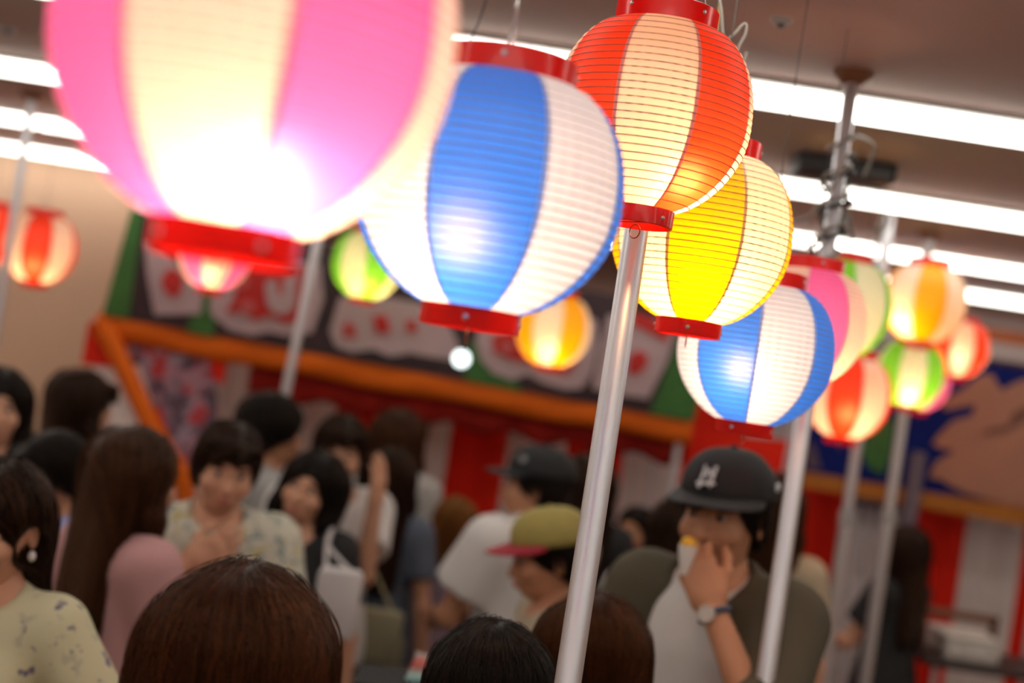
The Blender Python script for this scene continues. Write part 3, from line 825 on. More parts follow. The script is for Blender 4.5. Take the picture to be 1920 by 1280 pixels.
# head (a person 1.70 m tall, looking towards -Y)
def build_head():
    f = Field((-0.11, -0.15, 1.40), (0.11, 0.14, 1.73), 0.0045)
    f.el((0, 0.014, 1.610), (0.073, 0.092, 0.088))
    f.el((0, -0.030, 1.570), (0.062, 0.066, 0.088), 0.03)
    f.el((0, -0.050, 1.513), (0.036, 0.036, 0.030), 0.035)
    f.rc((0, 0.015, 1.41), (0, 0.008, 1.53), 0.054, 0.050, 0.03)
    f.rc((0, -0.090, 1.592), (0, -0.106, 1.556), 0.008, 0.0125, 0.014)
    f.el((0.011, -0.098, 1.551), (0.008, 0.008, 0.006), 0.008); f.el((-0.011, -0.098, 1.551), (0.008, 0.008, 0.006), 0.008)
    for sx in (-1, 1):
        f.el((sx * 0.030, -0.103, 1.592), (0.019, 0.016, 0.011), 0.014, 'sub')
        f.el((sx * 0.042, -0.070, 1.556), (0.020, 0.018, 0.018), 0.025)
        f.el((sx * 0.077, 0.012, 1.576), (0.008, 0.018, 0.030), 0.010)
        f.el((sx * 0.086, 0.008, 1.578), (0.006, 0.009, 0.016), 0.006, 'sub')
    f.el((0, -0.094, 1.531), (0.022, 0.010, 0.006), 0.008); f.el((0, -0.092, 1.522), (0.018, 0.010, 0.006), 0.008)
    f.el((0, -0.104, 1.5265), (0.020, 0.006, 0.0012), 0.003, 'sub')
    return f.surf()
HEAD = build_head()

def build_hand(curl):
    """right-angled frame: wrist at 0, fingers along +Z, palm faces -Y, thumb on +X"""
    f = Field((-0.065, -0.11, -0.04), (0.085, 0.05, 0.21), 0.0038)
    f.rc((0, 0, -0.03), (0, 0, 0.02), 0.027, 0.027, 0.02, 0.8)
    f.rc((0.018, 0, 0.02), (0.026, 0, 0.080), 0.021, 0.017, 0.02, 0.75); f.rc((-0.018, 0, 0.02), (-0.026, 0, 0.075), 0.021, 0.016, 0.02, 0.75)
    f.rc((0, 0, 0.02), (0, 0, 0.082), 0.020, 0.017, 0.02, 0.75)
    for i, (x, L, z0) in enumerate(((0.030, 0.072, 0.082), (0.010, 0.080, 0.088), (-0.011, 0.074, 0.084), (-0.031, 0.058, 0.076))):
        p = np.array((x, 0.0, z0)); a = curl * 0.5; r = 0.0088 if i < 3 else 0.0076
        for sgm, part_ in enumerate((0.46, 0.31, 0.23)):
            a2 = a + curl * (0.55 * sgm)
            q = p + L * part_ * np.array((x * 0.6, -math.sin(a2), math.cos(a2)))
            f.rc(p, q, r, r * 0.92, 0.006, m=0.02); p = q; r *= 0.92
    f.rc((0.022, -0.006, 0.020), (0.048, -0.018, 0.052), 0.014, 0.0115, 0.014)
    f.rc((0.048, -0.018, 0.052), (0.056, -0.032, 0.082), 0.0110, 0.0092, 0.006)
    f.rc((0.056, -0.032, 0.082), (0.054, -0.046, 0.104), 0.0094, 0.0080, 0.006)
    return f.surf()
HANDS = {'relaxed': build_hand(0.35), 'curled': build_hand(0.95)}

# ---- hair
def hair_field(style):
    lowz = {'long': 1.10, 'longloose': 1.08, 'bob': 1.36, 'bobround': 1.33, 'tail': 1.10, 'tucked': 1.12}.get(style, 1.48)
    f = Field((-0.17, -0.15, lowz), (0.17, 0.20, 1.76), 0.0065)
    g = 0.026 if style == 'mop' else (0.008 if style == 'undercap' else (0.017 if style not in ('short', 'crop') else 0.013))
    f.el((0, 0.016, 1.612), (0.074 + g, 0.093 + g, 0.089 + g * 0.85))
    f.el((0, 0.035, 1.56), (0.070 + g * 0.8, 0.062 + g, 0.070), 0.03)
    if style in ('long', 'longloose', 'bob', 'bobround', 'tail', 'tucked'):
        zb = {'long': 1.20, 'longloose': 1.16, 'bob': 1.43, 'bobround': 1.42, 'tail': 1.5, 'tucked': 1.22}[style]
        if style != 'tail':
            wd = {'bobround': 0.114, 'tucked': 0.072}.get(style, 0.098)
            f.rc((-0.035, 0.055, 1.60), (-0.045, 0.105 if zb < 1.4 else 0.06, zb), wd * 0.72, wd * (0.50 if zb < 1.4 else 0.72), 0.04, 0.75)
            f.rc((0.035, 0.055, 1.60), (0.045, 0.105 if zb < 1.4 else 0.06, zb), wd * 0.72, wd * (0.50 if zb < 1.4 else 0.72), 0.04, 0.75)
            for sx in (-1, 1) if style != 'tucked' else ():
                f.rc((sx * 0.070, 0.0, 1.63), (sx * 0.084, -0.005, 1.50), 0.026, 0.026, 0.03)
                f.rc((sx * 0.084, -0.005, 1.50), (sx * (0.105 if style == 'longloose' else 0.088), 0.0 if zb > 1.4 else -0.02, max(zb, 1.26)), 0.026, 0.022 if zb < 1.4 else 0.028, 0.03)
        else:
            f.rc((0, 0.10, 1.60), (0, 0.145, 1.54), 0.035, 0.036, 0.02); f.rc((0, 0.145, 1.54), (0.0, 0.135, 1.20), 0.036, 0.016, 0.02)
    # open the face
    if style in ('short', 'crop', 'mop', 'undercap'):
        f.el((0, -0.110, 1.545), (0.090, 0.085, 0.098), 0.02, 'sub'); f.el((0, -0.06, 1.49), (0.2, 0.10, 0.085), 0.02, 'sub')
        f.el((0, 0.0, 1.43), (0.2, 0.2, 0.085), 0.02, 'sub')
        if style == 'undercap':
            for xx in (-0.05, -0.03, -0.01, 0.015, 0.035): f.rc((xx, -0.078 + abs(xx) * 0.3, 1.640), (xx - 0.006, -0.098 + abs(xx) * 0.4, 1.612), 0.010, 0.006, 0.010)
            f.plane((0, 0, 1.675), (0, 0, 1))
        if style == 'short':
            f.rc((-0.055, -0.070, 1.665), (0.045, -0.082, 1.660), 0.020, 0.018, 0.02); f.rc((-0.03, -0.092, 1.650), (-0.05, -0.100, 1.628), 0.014, 0.008, 0.02); f.rc((0.02, -0.095, 1.650), (0.012, -0.106, 1.630), 0.014, 0.008, 0.02)
    else:
        f.el((0.004, -0.118, 1.548), (0.061, 0.085, 0.090), 0.02, 'sub')
        f.el((0, -0.09, 1.46), (0.064, 0.08, 0.07), 0.02, 'sub')
        f.el((0, -0.01, 1.47), (0.056, 0.060, 0.11), 0.01, 'sub')
        if style == 'tucked':
            for sx in (-1, 1): f.el((sx * 0.09, -0.02, 1.555), (0.03, 0.055, 0.055), 0.015, 'sub')
        if style in ('bob', 'longloose'):
            f.rc((-0.048, -0.080, 1.655), (0.050, -0.080, 1.655), 0.014, 0.014, 0.02)
            for xx in (-0.04, -0.02, 0.0, 0.022, 0.042): f.rc((xx, -0.095, 1.652), (xx * 1.1, -0.104, 1.620), 0.013, 0.008, 0.012)
    return f

def sample(f, P):
    """trilinear value and gradient of a field at points"""
    out = []
    h = 0.004
    def val(Q):
        ix = np.clip((Q[:, 0] - f.x[0]) / (f.x[1] - f.x[0]), 0, len(f.x) - 1.001); iy = np.clip((Q[:, 1] - f.y[0]) / (f.y[1] - f.y[0]), 0, len(f.y) - 1.001); iz = np.clip((Q[:, 2] - f.z[0]) / (f.z[1] - f.z[0]), 0, len(f.z) - 1.001)
        a, b, c = ix.astype(int), iy.astype(int), iz.astype(int); u, v, w = ix - a, iy - b, iz - c
        F = f.F
        return ((F[a, b, c] * (1 - u) + F[a + 1, b, c] * u) * (1 - v) + (F[a, b + 1, c] * (1 - u) + F[a + 1, b + 1, c] * u) * v) * (1 - w) + \
               ((F[a, b, c + 1] * (1 - u) + F[a + 1, b, c + 1] * u) * (1 - v) + (F[a, b + 1, c + 1] * (1 - u) + F[a + 1, b + 1, c + 1] * u) * v) * w
    v0 = val(P)
    g = np.stack([val(P + np.array(e) * h) - val(P - np.array(e) * h) for e in ((1, 0, 0), (0, 1, 0), (0, 0, 1))], 1)
    g /= np.linalg.norm(g, axis=1)[:, None] + 1e-9
    return v0, g

def strands(f, V, count, npt, step, thick, name, seed=1, part_x=0.012, whorl=False):
    rg = np.random.default_rng(seed)
    top = V[V[:, 2] > min(1.55, V[:, 2].max() - 0.08)]
    w = np.clip((top[:, 2] - 1.50) / 0.2, 0.05, 1) ** 1.5
    P = top[rg.choice(len(top), count, p=w / w.sum())] + rg.normal(0, 0.002, (count, 3))
    lift = rg.uniform(-0.001, 0.005, count); fly = rg.random(count) < 0.05
    lift = np.where(fly, lift + rg.uniform(0.002, 0.008, count), lift)
    jit = rg.normal(0, 0.13, (count, 3))
    out = np.zeros((count, npt, 3))
    for i in range(npt):
        v, n = sample(f, P)
        P = P - (v - lift)[:, None] * n
        out[:, i] = P
        dx = P[:, 0] - part_x
        side = np.stack([np.sign(dx) * np.clip(1.2 - np.abs(dx) * 8, 0, 1.2), np.clip((P[:, 1] - 0.0) * 6, -0.5, 0.7) * np.clip((P[:, 2] - 1.6) * 9, 0, 1), np.full(count, -0.9)], 1)
        if whorl:
            q = P[:, :2] - np.array((0.0, 0.035)); rr = np.linalg.norm(q, axis=1)[:, None] + 1e-6
            k = np.clip(1.25 - rr * 11, 0, 1.2)
            side = np.concatenate([q / rr * k + np.stack([-q[:, 1], q[:, 0]], 1) / rr * k * 0.35, np.full((count, 1), -0.9)], 1)
        side = side + jit + rg.normal(0, 0.04, (count, 3))
        t = side - (side * n).sum(1)[:, None] * n
        t /= np.linalg.norm(t, axis=1)[:, None] + 1e-9
        P = P + t * step
        P[:, 2] = np.maximum(P[:, 2], f.z[0] + 0.02)
    hc = bpy.data.hair_curves.new(name)
    hc.add_curves([npt] * count)
    hc.points.foreach_set('position', out.astype(np.float32).ravel())
    rad_ = np.tile(np.linspace(1.0, 0.45, npt), count).astype(np.float32) * thick
    hc.points.foreach_set('radius', rad_)
    return hc

HAIR = {}
WHORL = {'bobround', 'bob'}
def hair(style, dense=False):
    key = (style, dense)
    if key not in HAIR:
        f = hair_field(style)
        V, Q = f.surf()
        L = {'long': 30, 'longloose': 32, 'bob': 20, 'bobround': 22, 'tail': 12, 'tucked': 28}.get(style, 7)
        st_ = 0.0155 if not dense else 0.014
        hc = strands(f, V, 11000 if dense else 1500, L, st_, 0.00050 if dense else 0.0010, 'strands', whorl=style in WHORL)
        HAIR[key] = (from_arrays('hair', V, Q), hc)
    return HAIR[key]

def hair_mat(name, col, rough=0.38):
    if name in MATS: return MATS[name]
    mt = mat(name, col, rough, spec=0.35, var=0.38, scale=90, stretch=(1, 1, 0.05), bump=0.5, bscale=160)
    mt.node_tree.nodes['Principled BSDF'].inputs['Specular Tint'].default_value = (min(1, 0.25 + col[0] * 8), 0.25 + col[1] * 9, 0.22 + col[2] * 8, 1)
    return mt
def strand_mat(name, col, rough=0.36):
    key = name + '_strands'
    if key in MATS: return MATS[key]
    mt = bpy.data.materials.new(key); MATS[key] = mt; mt.use_nodes = True
    nt = mt.node_tree; N = nt.nodes; L = nt.links
    p = N['Principled BSDF']; p.inputs['Roughness'].default_value = rough; p.inputs['Specular IOR Level'].default_value = 0.45
    p.inputs['Specular Tint'].default_value = (min(1, 0.3 + col[0] * 9), 0.25 + col[1] * 9, 0.2 + col[2] * 8, 1)
    ci = N.new('ShaderNodeHairInfo'); cr = N.new('ShaderNodeValToRGB')
    cr.color_ramp.elements[0].color = (*[x * 0.35 for x in col], 1); cr.color_ramp.elements[1].color = (*[min(1, x * k) for x, k in zip(col, (2.6, 2.2, 1.8))], 1)
    e_ = cr.color_ramp.elements.new(0.6); e_.color = (*[x * 0.9 for x in col], 1)
    L.new(ci.outputs['Random'], cr.inputs['Fac']); L.new(cr.outputs['Color'], p.inputs['Base Color'])
    return mt
def skin_mat(name, col):
    if name in MATS: return MATS[name]
    mt = mat(name, col, 0.5, spec=0.35, var=0.06, scale=14)
    p = mt.node_tree.nodes['Principled BSDF']
    p.inputs['Subsurface Weight'].default_value = 0.0
    return mt
SK = {'fair': skin_mat('skin_fair', (0.58, 0.30, 0.19)), 'tan': skin_mat('skin_tan', (0.50, 0.235, 0.13)), 'pale': skin_mat('skin_pale', (0.66, 0.38, 0.26))}
HM = {'black': hair_mat('hair_black', (0.008, 0.006, 0.006)), 'dark': hair_mat('hair_dark_brown', (0.018, 0.008, 0.005)), 'brown': hair_mat('hair_brown', (0.038, 0.015, 0.007)), 'auburn': hair_mat('hair_auburn', (0.034, 0.012, 0.005), 0.36)}
HAIRCOL = {'black': (0.008, 0.006, 0.006), 'dark': (0.018, 0.008, 0.005), 'brown': (0.038, 0.015, 0.007), 'auburn': (0.038, 0.013, 0.005), 'ginger': (0.17, 0.062, 0.018)}
ME_eye = MB().ball((0, 0, 0), (0.0115, 0.0105, 0.0075), 12).mesh('eye')
ME_iris = MB().ball((0, -0.0062, 0), (0.0068, 0.0052, 0.0068), 10).mesh('iris')
def brow_mesh():
    return MB().tube([(-0.017, 0.004, -0.002), (-0.006, -0.001, 0.002), (0.008, -0.001, 0.002), (0.018, 0.006, -0.002)], [0.0018, 0.0032, 0.003, 0.0015], 6).mesh('eyebrow')
ME_brow = brow_mesh()
def lips_mesh():
    mb = MB()
    mb.tube([(-0.021, 0.008, 0.0), (-0.010, -0.001, 0.003), (0, -0.002, 0.0025), (0.010, -0.001, 0.003), (0.021, 0.008, 0.0)], [0.0015, 0.0036, 0.0040, 0.0036, 0.0015], 7)
    mb.tube([(-0.020, 0.008, -0.001), (-0.009, 0.0, -0.005), (0, -0.001, -0.006), (0.009, 0.0, -0.005), (0.020, 0.008, -0.001)], [0.0015, 0.0042, 0.0046, 0.0042, 0.0015], 7)
    return mb.mesh('lips')
ME_lips = lips_mesh()
M_eyew = mat('eye_white', (0.40, 0.36, 0.33), 0.4); M_iris = mat('iris_dark', (0.02, 0.012, 0.008), 0.15); M_lips = mat('lips', (0.46, 0.14, 0.11), 0.4)
M_shoe = mat('shoe_black', (0.03, 0.03, 0.03), 0.5)

def ik(sh, wr, L1, L2, hint):
    sh, wr, hint = np.array(sh, float), np.array(wr, float), np.array(hint, float)
    d = wr - sh; L = np.linalg.norm(d); mx = (L1 + L2) * 0.995
    if L > mx: wr = sh + d * mx / L; d = wr - sh; L = mx
    a = (L1 * L1 - L2 * L2 + L * L) / (2 * L); h = math.sqrt(max(L1 * L1 - a * a, 0))
    u = d / L; hv = hint - (hint @ u) * u; hv /= np.linalg.norm(hv) + 1e-9
    return sh + u * a + hv * h, wr

ARM = {  # wrist (for the arm on +X; mirrored for the other), elbow hint, hand pose, palm direction
    'down': ((0.235, 0.01, 0.88), (0.3, 0.5, 0), 'relaxed', (-1, 0, 0)),
    'front': ((0.10, -0.30, 1.10), (0.6, 0.2, -1), 'curled', (-0.6, 0, -0.4)),
    'low': ((0.14, -0.24, 0.98), (0.6, 0.4, -0.6), 'curled', (-1, 0, 0.2)),
    'mouth': ((0.055, -0.165, 1.43), (0.9, -0.2, -1), 'curled', (-0.2, 1, 0.1)),
    'cheek': ((0.10, -0.15, 1.46), (0.7, -0.5, -1), 'relaxed', (-0.5, 1, 0.0)),
    'shoulder': ((0.30, -0.22, 1.36), (0.2, 0.3, -1), 'relaxed', (0, 0, -1)),
}
def body_meshes(gender, armL, armR, sleeve, collar, fit, bottom):
    sw = 0.172 if gender == 'm' else 0.150
    hipw = 0.155 if gender == 'm' else 0.160
    ch = 0.150 if gender == 'm' else 0.136
    sh = {s: np.array((s * sw, 0.012, 1.395)) for s in (-1, 1)}
    arms = {}
    for s, pose in ((1, armL), (-1, armR)):
        w, hnt, hp, palm = pose if isinstance(pose, tuple) else ARM[pose]
        w = (w[0] * s, w[1], w[2]); hnt = (hnt[0] * s, hnt[1], hnt[2]); palm = np.array((palm[0] * s, palm[1], palm[2]), float)
        el, wr = ik(sh[s], w, 0.275, 0.245, hnt)
        arms[s] = (el, wr, hp, palm)
    allp = np.array([p for s in arms for p in arms[s][:2]])
    lo = np.minimum(allp.min(0), (-0.26, -0.17, 0)) - 0.10; hi = np.maximum(allp.max(0), (0.26, 0.18, 1.5)) + 0.10
    def torso(f, g):
        f.rc((0, 0.0, 0.97), (0, 0.0, 1.10), hipw + g, 0.128 + g, 0.05, 0.68)
        f.rc((0, 0.0, 1.10), (0, 0.008, 1.29), 0.125 + g, ch + g, 0.05, 0.68)
        f.rc(sh[-1] + (0.02, 0.004, 0.0), sh[1] + (-0.02, 0.004, 0.0), 0.055 + g, 0.055 + g, 0.06)
        f.rc((0, 0.015, 1.38), (0, 0.015, 1.445), 0.085 + g, 0.058 + g * 0.5, 0.04, 0.9)
        if gender == 'f':
            for s in (-1, 1): f.el((s * 0.065, -0.085, 1.265), (0.055 + g, 0.045 + g, 0.055 + g), 0.05)
    # skin: torso, arms, legs in one blended surface
    zs = np.concatenate([np.arange(-0.02, 0.86, 0.030), np.arange(0.86, hi[2] + 0.012, 0.012)])
    f = Field((lo[0], lo[1], 0), (hi[0], hi[1], 0), 0.0135, zs)
    torso(f, 0.0)
    f.rc((0, 0.014, 1.40), (0, 0.012, 1.50), 0.054, 0.050, 0.03)
    for s in (-1, 1):
        el, wr, hp, palm = arms[s]
        f.rc(sh[s], el, 0.047 if gender == 'm' else 0.042, 0.036 if gender == 'm' else 0.033, 0.03)
        f.rc(el, wr, 0.037 if gender == 'm' else 0.034, 0.026, 0.015)
        f.rc((s * 0.085, 0.0, 0.93), (s * 0.092, 0.0, 0.50), 0.082, 0.052, 0.03)
        f.rc((s * 0.092, 0.0, 0.50), (s * 0.095, 0.018, 0.09), 0.054, 0.036, 0.02)
        f.rc((s * 0.095, 0.03, 0.045), (s * 0.11, -0.13, 0.035), 0.038, 0.032, 0.02)
    parts = [f.surf()]
    for s in (-1, 1):
        el, wr, hp, palm = arms[s]
        z = (wr - el) / np.linalg.norm(wr - el)
        y = -(palm - (palm @ z) * z); y /= np.linalg.norm(y) + 1e-9
        x = np.cross(y, z)
        Vh, Qh = HANDS[hp]
        Vh = Vh.copy()
        # the thumb lies on the body side; mirror where needed
        mir = 1.0 if s < 0 else -1.0
        Vh2 = np.stack([Vh[:, 0] * mir, Vh[:, 1], Vh[:, 2]], 1)
        Vw = wr + Vh2[:, :1] * x + Vh2[:, 1:2] * y + Vh2[:, 2:] * z
        parts.append((Vw, Qh if mir > 0 else Qh[:, ::-1]))
    # clothes
    cl = {}
    g = fit
    f = Field((lo[0], lo[1], 0), (hi[0], hi[1], 0), 0.012, np.arange(0.84, hi[2] + 0.012, 0.012))
    torso(f, g)
    if gender == 'f' or True:
        f.rc((0, 0.0, 0.97), (0, 0, 0.90), hipw + g, hipw + g + 0.012, 0.05, 0.72)
    for s in (-1, 1):
        el, wr, hp, palm = arms[s]
        if sleeve == 'none': continue
        fr = {'short': 0.62, 'elbow': 0.95, 'long': 1.0}[sleeve]
        c = sh[s] + (el - sh[s]) * fr; n = (el - sh[s]) / np.linalg.norm(el - sh[s])
        f.rc(sh[s], el, 0.050 + g * 1.1, 0.046 + g * 1.6, 0.03, planes=[(c, n)] if sleeve != 'long' else ())
        if sleeve == 'long':
            n2 = (wr - el) / np.linalg.norm(wr - el); c2 = el + (wr - el) * 0.9
            f.rc(el, wr, 0.044 + g, 0.036 + g, 0.02, planes=[(c2, n2)])
    if sleeve == 'none':
        for s in (-1, 1): f.el((s * (sw + 0.035), 0.0, 1.38), (0.055, 0.11, 0.10), 0.02, 'sub')
    f.el((0, -0.030, 1.475), (0.072, 0.085, 0.062 + collar), 0.012, 'sub')
    f.plane((0, 0, 0.885), (0, 0, -1))
    cl['shirt'] = f.surf()
    f = Field((-0.30, -0.26, 0), (0.30, 0.26, 0), 0.016, np.arange(0.02, 1.08, 0.022))
    f.rc((0, 0.0, 0.97), (0, 0.0, 1.06), hipw + 0.010, 0.138 + 0.008, 0.05, 0.70)
    if bottom == 'skirt':
        f.rc((0, 0, 0.96), (0, 0, 0.48), hipw + 0.012, 0.225, 0.05, 0.82); f.plane((0, 0, 0.42), (0, 0, -1))
    else:
        for s in (-1, 1):
            f.rc((s * 0.085, 0.0, 0.93), (s * 0.094, 0.0, 0.50), 0.096, 0.078, 0.03); f.rc((s * 0.094, 0.0, 0.50), (s * 0.097, 0.01, 0.09), 0.078, 0.068, 0.02)
        f.plane((0, 0, 0.08), (0, 0, -1))
    f.plane((0, 0, 1.03), (0, 0, 1))
    cl['bottom'] = f.surf()
    f = Field((-0.19, -0.22, -0.005), (0.19, 0.12, 0.13), 0.010)
    for s in (-1, 1):
        f.rc((s * 0.096, 0.035, 0.048), (s * 0.112, -0.135, 0.038), 0.046, 0.040, 0.02); f.rc((s * 0.095, 0.02, 0.06), (s * 0.095, 0.018, 0.10), 0.044, 0.042, 0.02)
    f.plane((0, 0, 0.0), (0, 0, -1)); f.plane((0, 0, 0.105), (0, 0, 1))
    cl['shoes'] = f.surf()
    return parts, cl, arms, sh

def head_matrix(yaw=0, tilt=0, nod=0):
    """yaw turns to the person's left, tilt leans towards the person's left shoulder, nod bows forward (degrees)"""
    m_ = Matrix.Rotation(R(yaw), 4, 'Z') @ Matrix.Rotation(R(tilt), 4, 'Y') @ Matrix.Rotation(R(nod), 4, 'X')
    return Matrix.Translation(Vector(PIV)) @ m_ @ Matrix.Translation(-Vector(PIV))

def join(parts):
    V = []; Q = []; n = 0
    for v, q in parts:
        V.append(v); Q.append(q + n); n += len(v)
    return np.concatenate(V), np.concatenate(Q)

PEOPLE = {}
def person(key, top, d, face, label, gender='f', hairstyle='long', haircol='dark', skin='fair', shirt=None, bottom=None, btype='trousers', arms=('down', 'down'), sleeve='short', collar=0.0, fit=0.012,
           yaw=0, tilt=0, nod=0, lean=(0, 0), dense=False, group='festival visitors'):
    hm = head_matrix(yaw, tilt, nod)
    crown = hm @ Vector((0, 0.015, 1.716))
    w = at(top[0], top[1], d)
    sc = w.z / crown.z
    rm = Matrix.Rotation(R(face), 3, 'Z')
    off = rm @ Vector((crown.x, crown.y, 0)) * sc
    e = empty('person', (w.x - off.x, w.y - off.y, 0), R(face), sc)
    tag(e, label, 'person', group)
    parts, cl, armd, sh = body_meshes(gender, arms[0], arms[1], sleeve, collar, fit, btype)
    hv = np.c_[HEAD[0], np.ones(len(HEAD[0]))] @ np.array(hm).T
    parts.append((hv[:, :3], HEAD[1]))
    body = mesh_obj('body', from_arrays('body', *join(parts)), SK[skin], e)
    if hairstyle:
        hme, hst = hair(hairstyle, dense)
        o = mesh_obj('hair', hme, HM[haircol], e, obj_mat=True); o.matrix_local = hm
        if hst is not None:
            so = bpy.data.objects.new('strands', hst); C.objects.link(so)
            if not hst.materials: hst.materials.append(None)
            so.material_slots[0].link = 'OBJECT'; so.material_slots[0].material = strand_mat(HM[haircol].name, HAIRCOL[haircol])
            so.parent = o
            so['kind'] = 'stuff'
    for sx in (-1, 1):
        ey = mesh_obj('eye', ME_eye, M_eyew, e); ey.matrix_local = hm @ Matrix.Translation((sx * 0.030, -0.0825, 1.592))
        mesh_obj('iris', ME_iris, M_iris, ey)
        br = mesh_obj('eyebrow', ME_brow, HM[haircol], e, obj_mat=True); br.matrix_local = hm @ Matrix.Translation((sx * 0.031, -0.0915, 1.611)) @ Matrix.Scale(sx, 4, (1, 0, 0))
    lp = mesh_obj('lips', ME_lips, M_lips, e); lp.matrix_local = hm @ Matrix.Translation((0, -0.1015, 1.5265))
    mesh_obj('top', from_arrays('top', *cl['shirt']), shirt, e)
    mesh_obj('skirt' if btype == 'skirt' else 'trousers', from_arrays('bottom', *cl['bottom']), bottom or mat('denim', (0.05, 0.06, 0.09), 0.8), e)
    mesh_obj('shoes', from_arrays('shoes', *cl['shoes']), M_shoe, e)
    PEOPLE[key] = (e, hm, armd, sc)
    return e

def cap_on(key, col, brimcol, colname, logo=None):
    e, hm, _, _ = PEOPLE[key]
    root = bpy.data.objects.new('cap', None); C.objects.link(root); root.parent = e; root.matrix_local = hm
    m1 = mat('cap_' + colname, col, 0.75, var=0.08, scale=20); m2 = mat('cap_brim_' + colname, brimcol, 0.7)
    V = []; F = []; nu, nv = 36, 10
    cx = Vector((0, 0.014, 1.628))
    for j in range(nv + 1):
        a = math.pi / 2 * j / nv
        for i in range(nu):
            b = 2 * math.pi * i / nu
            seam = 1 - 0.012 * (abs(math.cos(3 * b)) < 0.10)
            fr = 1.0 + 0.06 * max(0, -math.sin(b)) * math.sin(2 * a)
            V.append((0.0985 * math.cos(b) * math.cos(a) ** 0.8 * seam * fr, 0.014 + 0.117 * math.sin(b) * math.cos(a) ** 0.8 * seam * fr, 1.628 + 0.098 * math.sin(a) * fr + (0.012 if math.sin(b) < 0 else 0.0) * -math.sin(b) * 0))
    for j in range(nv):
        for i in range(nu):
            F.append((j * nu + i, j * nu + (i + 1) % nu, (j + 1) * nu + (i + 1) % nu, (j + 1) * nu + i))
    o = mesh_obj('crown', from_arrays('crown', V, F), m1, root); o.modifiers.new('t', 'SOLIDIFY').thickness = 0.004
    V = []; F = []; nu, nv = 20, 6
    for j in range(nv + 1):
        t = j / nv
        for i in range(nu + 1):
            b = math.pi * (1.10 + 0.80 * i / nu)
            ext = 0.074 * t * math.sin(math.pi * i / nu) ** 0.5
            x = (0.098 + ext * 0.35) * math.cos(b); y = 0.014 + (0.116 + ext) * math.sin(b)
            V.append((x, y, 1.633 - 0.16 * ext - 1.3 * x * x * t))
    for j in range(nv):
        for i in range(nu):
            q = j * (nu + 1) + i; F.append((q, q + 1, q + nu + 2, q + nu + 1))
    o = mesh_obj('brim', from_arrays('brim', V, F), m2, root); o.modifiers.new('t', 'SOLIDIFY').thickness = 0.004
    MB().ball((0, 0.014, 1.728), (0.008, 0.008, 0.005), 10).build('button', m1, root)
    if logo:
        ml = mat('emblem_white', (0.72, 0.75, 0.78), 0.5)
        def dome(x, z):       # point on the front of the crown
            ss = max(0.0, 1 - ((z - 1.628) / 0.106) ** 2) ** 0.5
            k = max(0.05, 1 - (x / (0.100 * ss + 1e-6)) ** 2)
            return Vector((x, 0.014 - 0.128 * ss * math.sqrt(k) - 0.002, z))
        mb = MB()
        for stroke in (((-0.014, 1.650), (-0.014, 1.692), (0.010, 1.655), (0.010, 1.694)), ((-0.020, 1.658), (0.018, 1.662)), ((-0.012, 1.672), (0.0, 1.686), (0.012, 1.672))):
            mb.tube([dome(*q) for q in stroke], 0.0038, 6)
        mb.build('emblem', ml, root)
        mb = MB(); mb.ball((0.098, 0.03, 1.658), (0.004, 0.012, 0.010), 10); mb.build('side_emblem', ml, root)
    return root

# cloth colours
W_ = mat('cloth_white', (0.66, 0.63, 0.61), 0.8, var=0.04); CR = mat('cloth_cream', (0.60, 0.55, 0.42), 0.8); BK = mat('cloth_black', (0.014, 0.014, 0.016), 0.8)
PK = mat('cloth_dusty_pink', (0.50, 0.27, 0.27), 0.8); BLU = mat('cloth_periwinkle', (0.26, 0.30, 0.58), 0.8); OL = mat('cloth_olive', (0.070, 0.058, 0.034), 0.8); GB = mat('cloth_grey_blue', (0.09, 0.11, 0.15), 0.8)
LAV = mat('cloth_lavender', (0.36, 0.25, 0.32), 0.8); MAR = mat('cloth_maroon', (0.16, 0.008, 0.012), 0.8); GRY = mat('cloth_grey', (0.35, 0.34, 0.33), 0.8); NAVY = mat('cloth_navy', (0.03, 0.03, 0.07), 0.8); VIO = mat('cloth_violet', (0.10, 0.06, 0.30), 0.8)
FLC = pattern_mat('floral_cream', (0.58, 0.55, 0.36), [(0.16, 0.14, 0.20), (0.46, 0.44, 0.32)], 30, 0.60)
FLW = pattern_mat('floral_white', (0.58, 0.56, 0.46), [(0.20, 0.26, 0.28), (0.50, 0.42, 0.16), (0.36, 0.36, 0.30)], 26, 0.56)
BG = mat('cloth_beige', (0.42, 0.34, 0.24), 0.8)

HM['ginger'] = hair_mat('hair_ginger', (0.17, 0.062, 0.018))
# nearest heads, seen from behind
person('A', (480, 1057), 1.60, 178, 'woman seen from behind with glossy auburn brown hair, nearest at the bottom', hairstyle='bobround', haircol='auburn', shirt=W_, dense=True)
person('B', (938, 1163), 2.1, 185, 'person with black hair seen from behind, left of the thick pole at the bottom', hairstyle='bob', haircol='black', shirt=GRY, dense=True)
person('C', (1128, 1112), 2.5, 172, 'person with reddish brown hair seen from behind, right of the thick pole at the bottom', hairstyle='bobround', haircol='auburn', shirt=NAVY, dense=True)
